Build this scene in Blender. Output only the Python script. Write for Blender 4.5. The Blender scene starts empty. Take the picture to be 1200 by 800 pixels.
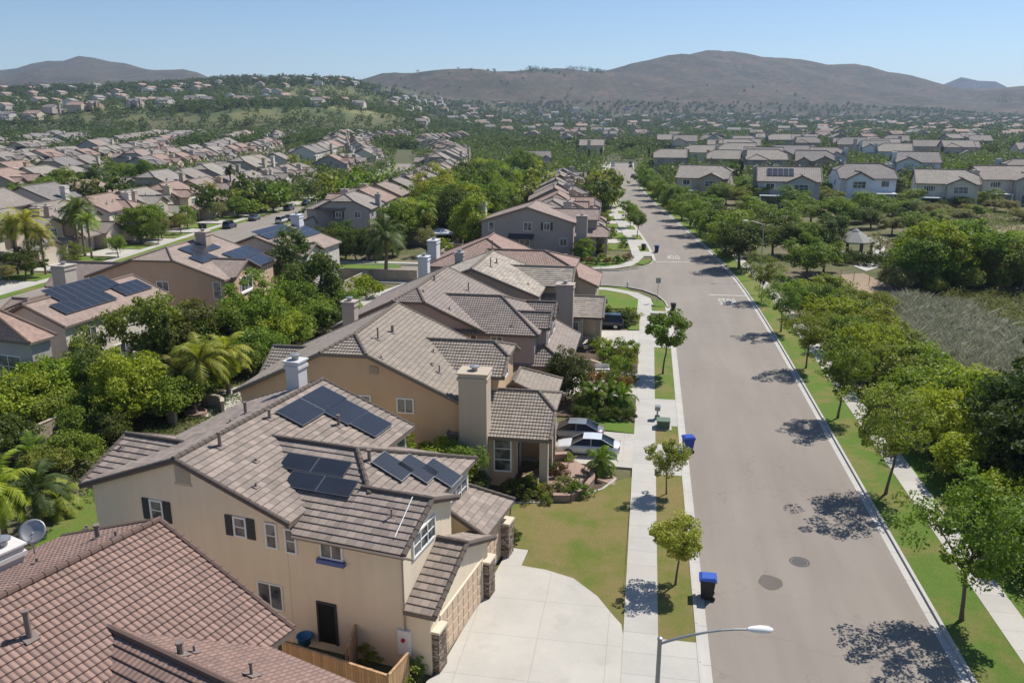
import bpy, bmesh, math, random
import numpy as np
from mathutils import Vector, Matrix
SC = bpy.context.scene
COL = SC.collection
R = math.radians
PI = math.pi

# ---------------------------------------------------------------- camera model of the drone (flat ground z = 0)
FPX, HZY, CAMH = 950.0, 139.0, 24.0
TH = math.atan((400 - HZY) / FPX)
PSI = math.atan(163 / (FPX / math.cos(TH)))
FW = Vector((-math.sin(PSI) * math.cos(TH), math.cos(PSI) * math.cos(TH), -math.sin(TH)))
RT = Vector((math.cos(PSI), math.sin(PSI), 0))
UP = Vector((-math.sin(PSI) * math.sin(TH), math.cos(PSI) * math.sin(TH), math.cos(TH)))
CAM = Vector((0, 0, CAMH))
def ray(px, py):
    return FW + RT * ((px - 600) / FPX) - UP * ((py - 400) / FPX)
def un(px, py, z=0.0):                      # survey: where the sight line meets height z
    d = ray(px, py); t = (z - CAMH) / d.z
    return (d.x * t, d.y * t)
def pr(x, y, z):
    p = Vector((x, y, z)) - CAM
    c = p.dot(FW)
    if c < 1: return (-9999, -9999, c)
    return (600 + FPX * p.dot(RT) / c, 400 - FPX * p.dot(UP) / c, c)
def sm(a, b, x):
    t = min(1, max(0, (x - a) / (b - a))); return t * t * (3 - 2 * t)

# terrain: heights along lines of sight columns -> real hills at real distances
PROF = {  # column px : [(depth m, height m) ...]
 -300: [(450,0),(700,6),(760,10),(900,37),(1000,42),(1300,70),(1600,70),(2200,60),(3000,150),(3600,190),(4300,150)],
 0:   [(450,0),(700,6),(760,9),(900,36),(1000,43),(1300,66),(1600,72),(2200,60),(3000,160),(3600,206),(4300,150)],
 100: [(450,0),(700,6),(760,9),(900,37),(1000,43),(1300,68),(1600,78),(2200,70),(3000,200),(3600,268),(4300,200)],
 210: [(450,0),(700,6),(760,9),(900,37),(1000,43),(1300,68),(1600,88),(2200,80),(3000,180),(3600,210),(4300,150)],
 300: [(450,0),(700,6),(760,9),(900,37),(1000,43),(1300,76),(1600,98),(2200,80),(3000,120),(3600,120),(4300,100)],
 400: [(450,0),(700,6),(780,9),(900,34),(1000,41),(1300,76),(1600,94),(2200,90),(2700,120),(3300,120),(4300,100)],
 460: [(450,0),(700,5),(800,8),(940,26),(1050,33),(1400,62),(1700,80),(2200,100),(2600,150),(3300,120),(4300,100)],
 520: [(450,0),(700,3),(900,8),(1100,16),(1400,28),(1800,46),(2100,74),(2450,165),(3300,140),(4300,100)],
 620: [(450,0),(700,2),(1000,6),(1400,14),(1700,26),(2050,62),(2500,159),(3200,160),(4300,100)],
 700: [(450,0),(700,2),(1000,5),(1400,12),(1750,26),(2150,66),(2650,165),(3200,190),(4300,100)],
 760: [(450,0),(700,2),(1000,5),(1500,13),(1850,26),(2300,80),(2900,210),(3500,200),(4300,100)],
 840: [(450,0),(700,2),(1000,5),(1500,13),(1950,28),(2500,120),(3050,262),(3700,220),(4300,140)],
 910: [(450,0),(700,2),(1000,5),(1500,13),(2000,28),(2550,115),(3050,238),(3700,200),(4300,140)],
 970: [(450,0),(700,2),(1000,5),(1500,13),(2000,28),(2550,100),(3050,204),(3700,170),(4300,120)],
 1060:[(450,0),(700,2),(1000,5),(1500,12),(2000,26),(2600,90),(3050,171),(3700,120),(4300,90)],
 1140:[(450,0),(700,2),(1000,5),(1500,12),(2000,24),(2600,70),(3000,131),(3700,90),(4300,70)],
 1210:[(450,0),(700,2),(1000,5),(1500,12),(2000,26),(2500,80),(2900,128),(3700,80),(4300,60)],
 1500:[(450,0),(700,2),(1000,5),(1500,12),(2000,26),(2500,80),(2900,120),(3700,80),(4300,60)],
}
_pc = sorted(PROF)
def T(x, y):
    cx = (x * RT.x + y * RT.y); cd = (x * -math.sin(PSI) + y * math.cos(PSI))
    if cd < 440: return 0.0
    col = 600 + cx / cd * (FPX / math.cos(TH))
    col = min(max(col, _pc[0]), _pc[-1] - .01)
    for i in range(len(_pc) - 1):
        if _pc[i] <= col: k = i
    f = (col - _pc[k]) / (_pc[k + 1] - _pc[k]); f = f * f * (3 - 2 * f) * .5 + f * .5
    def g(pts):
        if cd <= pts[0][0]: return pts[0][1]
        for a, b in zip(pts, pts[1:]):
            if cd <= b[0]:
                t = (cd - a[0]) / (b[0] - a[0]); t = t * .5 + .5 * t * t * (3 - 2 * t)
                return a[1] + (b[1] - a[1]) * t
        return pts[-1][1]
    h = g(PROF[_pc[k]]) * (1 - f) + g(PROF[_pc[k + 1]]) * f
    w = min(1, max(0, (cd - 1500) / 1200))
    h += w * 7 * (math.sin(x * .011 + 1.3 * math.sin(y * .007)) + math.sin(y * .013 + x * .006) + .6 * math.sin(x * .031 + y * .023))
    return h

# ---------------------------------------------------------------- nodes / materials
def lin(r, g, b):
    f = lambda c: (c / 255 / 12.92) if c / 255 <= .04045 else ((c / 255 + .055) / 1.055) ** 2.4
    return (f(r), f(g), f(b))
class NT:
    def __init__(s, name):
        s.m = bpy.data.materials.new(name); s.m.use_nodes = True
        s.t = s.m.node_tree; s.t.nodes.clear()
        s.out = s.n('ShaderNodeOutputMaterial')
    def n(s, typ, **kw):
        x = s.t.nodes.new(typ)
        for k, v in kw.items(): setattr(x, k, v)
        return x
    def l(s, a, b): s.t.links.new(a, b)
    def math(s, op, a, b=None, c=None):
        x = s.n('ShaderNodeMath', operation=op)
        for i, v in enumerate((a, b, c)):
            if v is None: continue
            if isinstance(v, (int, float)): x.inputs[i].default_value = v
            else: s.l(v, x.inputs[i])
        return x.outputs[0]
    def noise(s, scale, vec=None, detail=4, rough=.55):
        x = s.n('ShaderNodeTexNoise'); x.inputs['Scale'].default_value = scale
        x.inputs['Detail'].default_value = detail; x.inputs['Roughness'].default_value = rough
        if vec is not None: s.l(vec, x.inputs['Vector'])
        return x.outputs['Fac']
    def ramp(s, fac, stops):
        x = s.n('ShaderNodeValToRGB'); e = x.color_ramp.elements
        while len(e) < len(stops): e.new(.5)
        for i, (p, c) in enumerate(stops):
            e[i].position = p; e[i].color = (*c, 1) if len(c) == 3 else c
        s.l(fac, x.inputs[0]); return x.outputs[0]
    def mix(s, fac, a, b, bt='MIX'):
        x = s.n('ShaderNodeMix', data_type='RGBA', blend_type=bt)
        for i, v in ((0, fac), (6, a), (7, b)):
            if isinstance(v, (int, float)): x.inputs[i].default_value = v
            elif isinstance(v, tuple): x.inputs[i].default_value = (*v, 1)
            else: s.l(v, x.inputs[i])
        return x.outputs[2]
    def pos(s): return s.n('ShaderNodeNewGeometry').outputs['Position']
    def objco(s): return s.n('ShaderNodeTexCoord').outputs['Object']
    def ocol(s): return s.n('ShaderNodeObjectInfo').outputs['Color']
    def orand(s): return s.n('ShaderNodeObjectInfo').outputs['Random']
    def val(s, v):  # scalar -> grey colour
        x = s.n('ShaderNodeCombineColor')
        for i in range(3): s.l(v, x.inputs[i])
        return x.outputs[0]
    def bump(s, h, strength=.4, dist=.02):
        x = s.n('ShaderNodeBump'); x.inputs['Strength'].default_value = strength
        x.inputs['Distance'].default_value = dist; s.l(h, x.inputs['Height']); return x.outputs[0]
    def pbr(s, col, rough=.8, normal=None, metal=0, spec=.3):
        p = s.n('ShaderNodeBsdfPrincipled')
        if isinstance(col, tuple): p.inputs['Base Color'].default_value = (*col, 1)
        else: s.l(col, p.inputs['Base Color'])
        if isinstance(rough, (int, float)): p.inputs['Roughness'].default_value = rough
        else: s.l(rough, p.inputs['Roughness'])
        p.inputs['Metallic'].default_value = metal; p.inputs['Specular IOR Level'].default_value = spec
        if normal is not None: s.l(normal, p.inputs['Normal'])
        s.l(p.outputs[0], s.out.inputs[0]); return p
M = {}
def simple(name, col, rough=.7, var=.12, scale=4., bump=.0, metal=0, spec=.3, objcol=False):
    t = NT(name); P_ = t.objco()
    base = t.ocol() if objcol else None
    f = t.noise(scale, P_); f2 = t.noise(scale * .13, P_, 2)
    v = t.math('ADD', t.math('MULTIPLY', f, var), t.math('MULTIPLY', f2, var))
    v = t.math('ADD', v, 1 - var)
    c = t.mix(1.0, base if objcol else col, t.val(v), 'MULTIPLY')
    nrm = t.bump(t.noise(scale * 8, P_), bump, .02) if bump else None
    t.pbr(c, rough, nrm, metal, spec); M[name] = t.m; return t.m
def make_materials():
    # stucco walls: colour carried by each house
    t = NT('stucco'); P_ = t.objco()
    v = t.math('ADD', t.math('MULTIPLY', t.noise(.5, P_, 5), .22), .89)
    sp = t.n('ShaderNodeSeparateXYZ'); t.l(P_, sp.inputs[0])
    st = t.n('ShaderNodeCombineXYZ'); t.l(t.math('MULTIPLY', sp.outputs[0], 2.2), st.inputs[0]); t.l(t.math('MULTIPLY', sp.outputs[1], 2.2), st.inputs[1]); t.l(t.math('MULTIPLY', sp.outputs[2], .18), st.inputs[2])
    streak = t.math('ADD', t.math('MULTIPLY', t.noise(1.0, st.outputs[0], 4, .6), .16), .92)
    v = t.math('MULTIPLY', v, streak)
    t.pbr(t.mix(1., t.ocol(), t.val(v), 'MULTIPLY'), .92, t.bump(t.noise(14, P_, 6), .35, .02), 0, .15); M['stucco'] = t.m
    # roof tiles: u along the eave, v up the slope (metres)
    for nm, tw, thh, stag, barrel, jd, cd in (('roof_flat_tile', .42, .40, .5, 0, .55, .75), ('roof_barrel_tile', .22, .345, 0., 1, .9, .62), ('roof_far_tile', .34, .40, 0., 1, .92, .6), ('roof_shingle_tile', .5, .40, .5, 0, .8, .72)):
        t = NT(nm); uv = t.n('ShaderNodeUVMap'); sp = t.n('ShaderNodeSeparateXYZ'); t.l(uv.outputs[0], sp.inputs[0])
        u, v = sp.outputs[0], sp.outputs[1]
        vr = t.math('DIVIDE', v, thh); row = t.math('FLOOR', vr)
        uo = t.math('ADD', t.math('DIVIDE', u, tw), t.math('MULTIPLY', row, stag)); tid = t.math('FLOOR', uo)
        cm = t.n('ShaderNodeCombineXYZ'); t.l(tid, cm.inputs[0]); t.l(row, cm.inputs[1])
        wn = t.n('ShaderNodeTexWhiteNoise', noise_dimensions='3D'); t.l(cm.outputs[0], wn.inputs[0])
        tone = t.math('ADD', t.math('MULTIPLY', wn.outputs['Value'], .42 if not barrel else .26), .8 if not barrel else .88)
        patch = t.math('ADD', t.math('MULTIPLY', t.noise(.35, t.objco(), 5, .65), .5), .75)
        tone = t.math('MULTIPLY', tone, patch)
        fu = t.math('FRACT', uo); fv = t.math('FRACT', vr)
        joint = t.math('ADD', t.math('MULTIPLY', t.math('GREATER_THAN', fu, .055), 1 - jd), jd)
        tone = t.math('MULTIPLY', tone, joint)
        crs = t.math('ADD', t.math('MULTIPLY', t.math('GREATER_THAN', fv, .09), 1 - cd), cd)
        tone = t.math('MULTIPLY', tone, crs)
        hue = t.mix(t.math('MULTIPLY', wn.outputs['Value'], .35), t.ocol(), t.mix(1., t.ocol(), (1.06, .98, .91), 'MULTIPLY'))
        col = t.mix(1., hue, t.val(tone), 'MULTIPLY')
        lich = t.math('GREATER_THAN', t.noise(2.2, t.objco(), 6, .7), .66)
        col = t.mix(t.math('MULTIPLY', lich, .22), col, (.34, .32, .28))
        if barrel: hgt = t.math('ABSOLUTE', t.math('SINE', t.math('MULTIPLY', uo, PI)))
        else: hgt = t.math('ADD', t.math('MULTIPLY', wn.outputs['Value'], .25), t.noise(9, t.objco(), 4))
        if nm == 'roof_far_tile': hgt = t.math('ADD', hgt, t.math('SUBTRACT', 1.0, fv))
        t.pbr(col, .85, t.bump(hgt, .9 if barrel else .4, .06 if barrel else .02), 0, .2); M[nm] = t.m
    # asphalt
    t = NT('asphalt'); P_ = t.pos()
    sp = t.n('ShaderNodeSeparateXYZ'); t.l(P_, sp.inputs[0])
    cm = t.n('ShaderNodeCombineXYZ'); t.l(sp.outputs[0], cm.inputs[0]); t.l(t.math('MULTIPLY', sp.outputs[1], .12), cm.inputs[1])
    lanes = t.noise(.55, cm.outputs[0], 5, .6)
    big = t.noise(.07, P_, 4)
    v = t.math('ADD', t.math('MULTIPLY', lanes, .40), t.math('MULTIPLY', big, .34))
    v = t.math('ADD', v, .64)
    v = t.math('MULTIPLY', v, t.math('ADD', t.math('MULTIPLY', t.noise(9, P_, 5, .8), .22), .89))
    c = t.mix(1., (.250, .217, .184), t.val(v), 'MULTIPLY')
    # fine cracks
    vo = t.n('ShaderNodeTexVoronoi', feature='DISTANCE_TO_EDGE'); vo.inputs['Scale'].default_value = .13
    wv = t.n('ShaderNodeVectorMath', operation='ADD'); nz = t.n('ShaderNodeTexNoise'); nz.inputs['Scale'].default_value = .6; nz.inputs['Detail'].default_value = 5
    t.l(P_, nz.inputs['Vector'])
    sc_ = t.n('ShaderNodeVectorMath', operation='SCALE'); t.l(nz.outputs['Color'], sc_.inputs[0]); sc_.inputs['Scale'].default_value = 3.
    t.l(P_, wv.inputs[0]); t.l(sc_.outputs[0], wv.inputs[1]); t.l(wv.outputs[0], vo.inputs['Vector'])
    crack = t.math('LESS_THAN', vo.outputs['Distance'], .004)
    c = t.mix(t.math('MULTIPLY', crack, .16), c, (.07, .065, .06))
    t.pbr(c, .9, t.bump(t.noise(40, P_, 4), .3, .01), 0, .2); M['asphalt'] = t.m
    # concrete slabs
    for nm, col in (('concrete', (.43, .405, .36)), ('kerb_concrete', (.45, .425, .385)), ('patio_brick', (.34, .23, .18))):
        t = NT(nm); P_ = t.pos(); sp = t.n('ShaderNodeSeparateXYZ'); t.l(P_, sp.inputs[0])
        v = t.math('ADD', t.math('MULTIPLY', t.noise(.35, P_, 6, .65), .42), .79)
        v = t.math('MULTIPLY', v, t.math('ADD', t.math('MULTIPLY', t.noise(7, P_, 4, .7), .14), .93))
        st = {'concrete': 1.55, 'kerb_concrete': 3.0, 'patio_brick': .33}[nm]
        jy = t.math('LESS_THAN', t.math('FRACT', t.math('DIVIDE', t.math('ADD', sp.outputs[1], 300.3), st)), .022 if nm != 'patio_brick' else .1)
        if nm == 'patio_brick':
            jx = t.math('LESS_THAN', t.math('FRACT', t.math('DIVIDE', t.math('ADD', sp.outputs[0], 300.3), .5)), .08); jy = t.math('MAXIMUM', jx, jy)
        if nm == 'concrete':
            pan = t.n('ShaderNodeTexWhiteNoise', noise_dimensions='1D'); t.l(t.math('FLOOR', t.math('DIVIDE', t.math('ADD', sp.outputs[1], 300.3), st)), pan.inputs['W'])
            v = t.math('MULTIPLY', v, t.math('ADD', t.math('MULTIPLY', pan.outputs['Value'], .10), .95))
        c = t.mix(1., col, t.val(v), 'MULTIPLY'); c = t.mix(t.math('MULTIPLY', jy, .42), c, (.16, .15, .13))
        t.pbr(c, .88, t.bump(t.noise(30, P_, 3), .2, .01), 0, .25); M[nm] = t.m
    t = NT('driveway_concrete'); P_ = t.objco(); sp = t.n('ShaderNodeSeparateXYZ'); t.l(P_, sp.inputs[0])
    v = t.math('ADD', t.math('MULTIPLY', t.noise(.3, P_, 6, .65), .5), .74)
    v = t.math('MULTIPLY', v, t.math('ADD', t.math('MULTIPLY', t.noise(6, P_, 4, .7), .14), .93))
    def jn(o, s, w): return t.math('LESS_THAN', t.math('FRACT', t.math('DIVIDE', t.math('ADD', o, 100.), s)), w / s)
    j = t.math('MAXIMUM', jn(sp.outputs[0], 3.3, .03), jn(sp.outputs[1], 3.1, .03))
    c = t.mix(1., (.455, .425, .37), t.val(v), 'MULTIPLY'); c = t.mix(t.math('MULTIPLY', j, .45), c, (.2, .19, .17))
    oil = t.math('GREATER_THAN', t.noise(.7, P_, 3), .64); c = t.mix(t.math('MULTIPLY', oil, .10), c, (.2, .18, .15))
    t.pbr(c, .88, t.bump(t.noise(30, P_, 3), .2, .01), 0, .25); M['driveway_concrete'] = t.m
    # grass sheets
    def grass(nm, a, b, dry, amt):
        t = NT(nm); P_ = t.pos()
        f = t.noise(.55, P_, 6, .7); g = t.noise(14, P_, 5, .8); pz = t.noise(.28, P_, 5, .65)
        c = t.mix(f, a, b)
        c = t.mix(t.ramp(pz, [(.5 - amt * .25, (0, 0, 0)), (.62 - amt * .1, (1, 1, 1))]), c, dry)
        c = t.mix(1., c, t.val(t.math('ADD', t.math('MULTIPLY', g, 1.1), .45)), 'MULTIPLY')
        t.pbr(c, .95, t.bump(t.noise(35, P_, 4, .8), .9, .06), 0, .1); M[nm] = t.m
    grass('verge_grass', (.095, .165, .030), (.145, .205, .040), (.20, .19, .062), .15)
    grass('lawn_dry_grass', (.115, .165, .028), (.165, .185, .040), (.235, .190, .075), .55)
    grass('lawn_green_grass', (.10, .18, .03), (.15, .22, .04), (.17, .19, .05), .1)
    grass('bank_grass', (.14, .16, .05), (.22, .21, .08), (.10, .12, .05), .5)
    # ground of the lots + hillside terrain
    t = NT('terrain_soil'); P_ = t.pos(); sp = t.n('ShaderNodeSeparateXYZ'); t.l(P_, sp.inputs[0])
    f = t.noise(.06, P_, 8, .7); g = t.noise(.9, P_, 6, .7)
    near = t.mix(t.ramp(f, [(.38, (0, 0, 0)), (.6, (1, 1, 1))]), (.20, .155, .105), (.085, .10, .04))
    near = t.mix(t.ramp(t.noise(.25, P_, 5, .6), [(.5, (0, 0, 0)), (.62, (1, 1, 1))]), near, (.12, .13, .05))
    chap = t.mix(t.ramp(t.noise(.012, P_, 10, .72), [(.35, (0, 0, 0)), (.62, (1, 1, 1))]), (.050, .055, .030), (.150, .110, .076))
    chap = t.mix(t.ramp(t.noise(.06, P_, 8, .8), [(.45, (0, 0, 0)), (.60, (1, 1, 1))]), chap, (.034, .042, .024))
    gr = t.mix(t.ramp(t.noise(.01, P_, 8, .65), [(.40, (0, 0, 0)), (.58, (1, 1, 1))]), (.20, .20, .085), (.085, .105, .045))
    dist = t.n('ShaderNodeVectorMath', operation='LENGTH'); t.l(P_, dist.inputs[0])
    fb = t.ramp(t.math('DIVIDE', dist.outputs['Value'], 4000.), [(.165, (0, 0, 0)), (.185, (1, 1, 1)), (.27, (1, 1, 1)), (.33, (0, 0, 0))])
    zz = t.n('ShaderNodeMapRange'); zz.inputs['From Min'].default_value = 6.; zz.inputs['From Max'].default_value = 11.; t.l(sp.outputs[2], zz.inputs['Value']); dk = t.mix(t.noise(.03, P_, 6), (.075, .095, .04), (.13, .12, .07))
    near = t.mix(t.ramp(t.math('DIVIDE', dist.outputs['Value'], 4000.), [(.08, (0, 0, 0)), (.12, (1, 1, 1))]), near, dk)
    z2 = t.n('ShaderNodeMapRange'); z2.inputs['From Min'].default_value = 17.; z2.inputs['From Max'].default_value = 29.; t.l(sp.outputs[2], z2.inputs['Value']); gr = t.mix(z2.outputs[0], t.mix(t.noise(.02, P_, 8, .7), (.07, .088, .038), (.15, .135, .075)), gr)
    c = t.mix(t.math('MULTIPLY', fb, zz.outputs[0]), near, gr)
    fc = t.ramp(t.math('DIVIDE', dist.outputs['Value'], 4000.), [(.42, (0, 0, 0)), (.52, (1, 1, 1))])
    c = t.mix(fc, c, chap)
    c = t.mix(1., c, t.val(t.math('ADD', t.math('MULTIPLY', g, .7), .65)), 'MULTIPLY')
    t.pbr(c, .95, t.bump(t.noise(2.5, P_, 8, .7), .6, .12), 0, .1); M['terrain_soil'] = t.m
    simple('path_dirt', (.30, .22, .15), .95, .35, .8, .5)
    simple('mulch', (.10, .07, .045), .95, .4, 3, .6)
    # foliage: tint carried by each crown, every leaf a little different
    t = NT('foliage'); isl = t.n('ShaderNodeNewGeometry').outputs['Random Per Island']
    c = t.mix(isl, t.mix(1., t.ocol(), (.62, .72, .6), 'MULTIPLY'), t.mix(1., t.ocol(), (1.5, 1.36, 1.05), 'MULTIPLY'))
    c = t.mix(t.math('MULTIPLY', t.noise(.9, t.objco(), 3), .5), c, t.mix(1., t.ocol(), (1.35, 1.12, .7), 'MULTIPLY'))
    d = t.n('ShaderNodeBsdfPrincipled'); t.l(c, d.inputs['Base Color']); d.inputs['Roughness'].default_value = .55; d.inputs['Specular IOR Level'].default_value = .22
    tr = t.n('ShaderNodeBsdfTranslucent'); t.l(t.mix(1., c, (1.25, 1.3, .55), 'MULTIPLY'), tr.inputs[0])
    mx = t.n('ShaderNodeMixShader'); mx.inputs[0].default_value = .36
    t.l(d.outputs[0], mx.inputs[1]); t.l(tr.outputs[0], mx.inputs[2]); t.l(mx.outputs[0], t.out.inputs[0]); M['foliage'] = t.m
    t = NT('dry_blade'); isl = t.n('ShaderNodeNewGeometry').outputs['Random Per Island']
    c = t.ramp(isl, [(0., (.15, .15, .09)), (.4, (.33, .325, .22)), (.8, (.55, .53, .40)), (1., (.26, .30, .12))]); d = t.pbr(c, .9, None, 0, .1); tr = t.n('ShaderNodeBsdfTranslucent'); t.l(c, tr.inputs[0]); mx = t.n('ShaderNodeMixShader'); mx.inputs[0].default_value = .45; t.l(d.outputs[0], mx.inputs[1]); t.l(tr.outputs[0], mx.inputs[2]); t.l(mx.outputs[0], t.out.inputs[0]); M['dry_blade'] = t.m; simple('panel_frame', (.22, .23, .245), .4, .06, 5, 0, .6)
    simple('bark', (.16, .12, .09), .95, .35, 5, .8)
    simple('palm_bark', (.22, .17, .12), .95, .3, 6, .8)
    # glass panes of houses
    t = NT('window_glass'); P_ = t.objco()
    c = t.mix(t.ramp(t.noise(.9, P_, 2), [(.42, (0, 0, 0)), (.58, (1, 1, 1))]), (.035, .042, .05), (.17, .18, .18))
    p = t.pbr(c, .08, None, 0, .6); M['window_glass'] = t.m
    t = NT('solar_cell'); uv = t.n('ShaderNodeUVMap'); sp = t.n('ShaderNodeSeparateXYZ'); t.l(uv.outputs[0], sp.inputs[0])
    gx = t.math('LESS_THAN', t.math('FRACT', t.math('DIVIDE', sp.outputs[0], .165)), .07); gy = t.math('LESS_THAN', t.math('FRACT', t.math('DIVIDE', sp.outputs[1], .165)), .07)
    g = t.math('MAXIMUM', gx, gy)
    c = t.mix(t.math('MULTIPLY', g, .16), t.mix(t.noise(.8, t.objco(), 3), (.016, .019, .027), (.030, .034, .045)), (.13, .14, .16))
    t.pbr(c, .22, None, 0, .5); M['solar_cell'] = t.m
    simple('aluminium', (.62, .64, .66), .35, .06, 5, 0, .9)
    simple('white_trim', (.74, .73, .70), .5, .06, 3)
    simple('house_paint', (1, 1, 1), .6, .10, 3, .1, 0, .3, True)
    simple('dark_paint', (.045, .05, .055), .5, .15, 4)
    simple('doorway_shade', (.012, .012, .012), .8, .1, 3)
    simple('vent_metal', (.20, .16, .14), .7, .25, 6)
    simple('galvanised', (.33, .33, .33), .45, .15, 6, 0, .6)
    t = NT('stone_veneer'); P_ = t.objco(); mp = t.n('ShaderNodeMapping'); mp.inputs['Scale'].default_value = (3.2, 3.2, 9.); t.l(P_, mp.inputs[0])
    vo = t.n('ShaderNodeTexVoronoi'); vo.inputs['Scale'].default_value = 1.; t.l(mp.outputs[0], vo.inputs['Vector'])
    ve = t.n('ShaderNodeTexVoronoi', feature='DISTANCE_TO_EDGE'); ve.inputs['Scale'].default_value = 1.; t.l(mp.outputs[0], ve.inputs['Vector'])
    sx = t.n('ShaderNodeSeparateColor'); t.l(vo.outputs['Color'], sx.inputs[0])
    c = t.ramp(sx.outputs[0], [(.0, (.10, .075, .06)), (.5, (.26, .19, .14)), (1., (.40, .34, .28))])
    e = t.math('LESS_THAN', ve.outputs['Distance'], .07); c = t.mix(t.math('MULTIPLY', e, .8), c, (.05, .045, .04))
    t.pbr(c, .9, t.bump(ve.outputs['Distance'], .8, .06), 0, .2); M['stone_veneer'] = t.m
    t = NT('block_masonry'); P_ = t.objco(); br = t.n('ShaderNodeTexBrick'); mp = t.n('ShaderNodeMapping'); mp.inputs['Rotation'].default_value = (R(90), 0, 0); t.l(P_, mp.inputs[0]); t.l(mp.outputs[0], br.inputs['Vector'])
    br.inputs['Color1'].default_value = (.42, .35, .26, 1); br.inputs['Color2'].default_value = (.35, .29, .22, 1); br.inputs['Mortar'].default_value = (.27, .23, .18, 1)
    br.inputs['Scale'].default_value = 1; br.inputs['Brick Width'].default_value = .4; br.inputs['Row Height'].default_value = .2; br.inputs['Mortar Size'].default_value = .012
    c = t.mix(1., br.outputs[0], t.val(t.math('ADD', t.math('MULTIPLY', t.noise(1.2, P_, 5), .6), .7)), 'MULTIPLY')
    t.pbr(c, .9, t.bump(t.noise(18, P_, 4), .4, .02), 0, .2); M['block_masonry'] = t.m
    t = NT('fence_wood'); P_ = t.objco(); sp = t.n('ShaderNodeSeparateXYZ'); t.l(P_, sp.inputs[0])
    bd = t.math('DIVIDE', t.math('ADD', sp.outputs[0], 50), .14)
    wn = t.n('ShaderNodeTexWhiteNoise', noise_dimensions='1D'); t.l(t.math('FLOOR', bd), wn.inputs['W'])
    v = t.math('ADD', t.math('MULTIPLY', wn.outputs['Value'], .3), .8); v = t.math('MULTIPLY', v, t.math('ADD', t.math('MULTIPLY', t.math('GREATER_THAN', t.math('FRACT', bd), .08), .5), .5))
    v = t.math('MULTIPLY', v, t.math('ADD', t.math('MULTIPLY', t.noise(3, P_, 5), .4), .8))
    t.pbr(t.mix(1., (.46, .29, .16), t.val(v), 'MULTIPLY'), .85, None, 0, .2); M['fence_wood'] = t.m
    t = NT('car_paint'); p = t.pbr(t.ocol(), .32, None, .08, .45); p.inputs['Coat Weight'].default_value = .7; p.inputs['Coat Roughness'].default_value = .06; M['car_paint'] = t.m
    simple('car_glass', (.012, .014, .017), .12, .02, 2, 0, 0, .4)
    simple('rubber', (.02, .02, .02), .85, .1, 8)
    simple('lamp_red', (.35, .02, .02), .3, .05, 4)
    simple('bin_plastic', (1, 1, 1), .45, .12, 3, 0, 0, .4, True)
    simple('road_paint', (.46, .45, .42), .85, .5, 9)
    simple('sign_red', (.42, .025, .03), .5, .08, 4)
    simple('sign_green', (.02, .20, .09), .5, .08, 4)
    simple('asphalt_stain', (.125, .105, .09), .85, .3, 5)
    simple('iron', (.09, .085, .08), .7, .3, 14, .5, .3)
    simple('terracotta', (.38, .17, .10), .8, .2, 4)
    simple('canopy_cloth', (.55, .58, .66), .8, .1, 2)
    simple('blue_gutter', (.10, .13, .30), .6, .15, 4)
    simple('awning_cloth', (.06, .06, .065), .9, .1, 3)
    simple('far_paint', (1, 1, 1), .9, .1, 1., 0, 0, .2, True)

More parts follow.
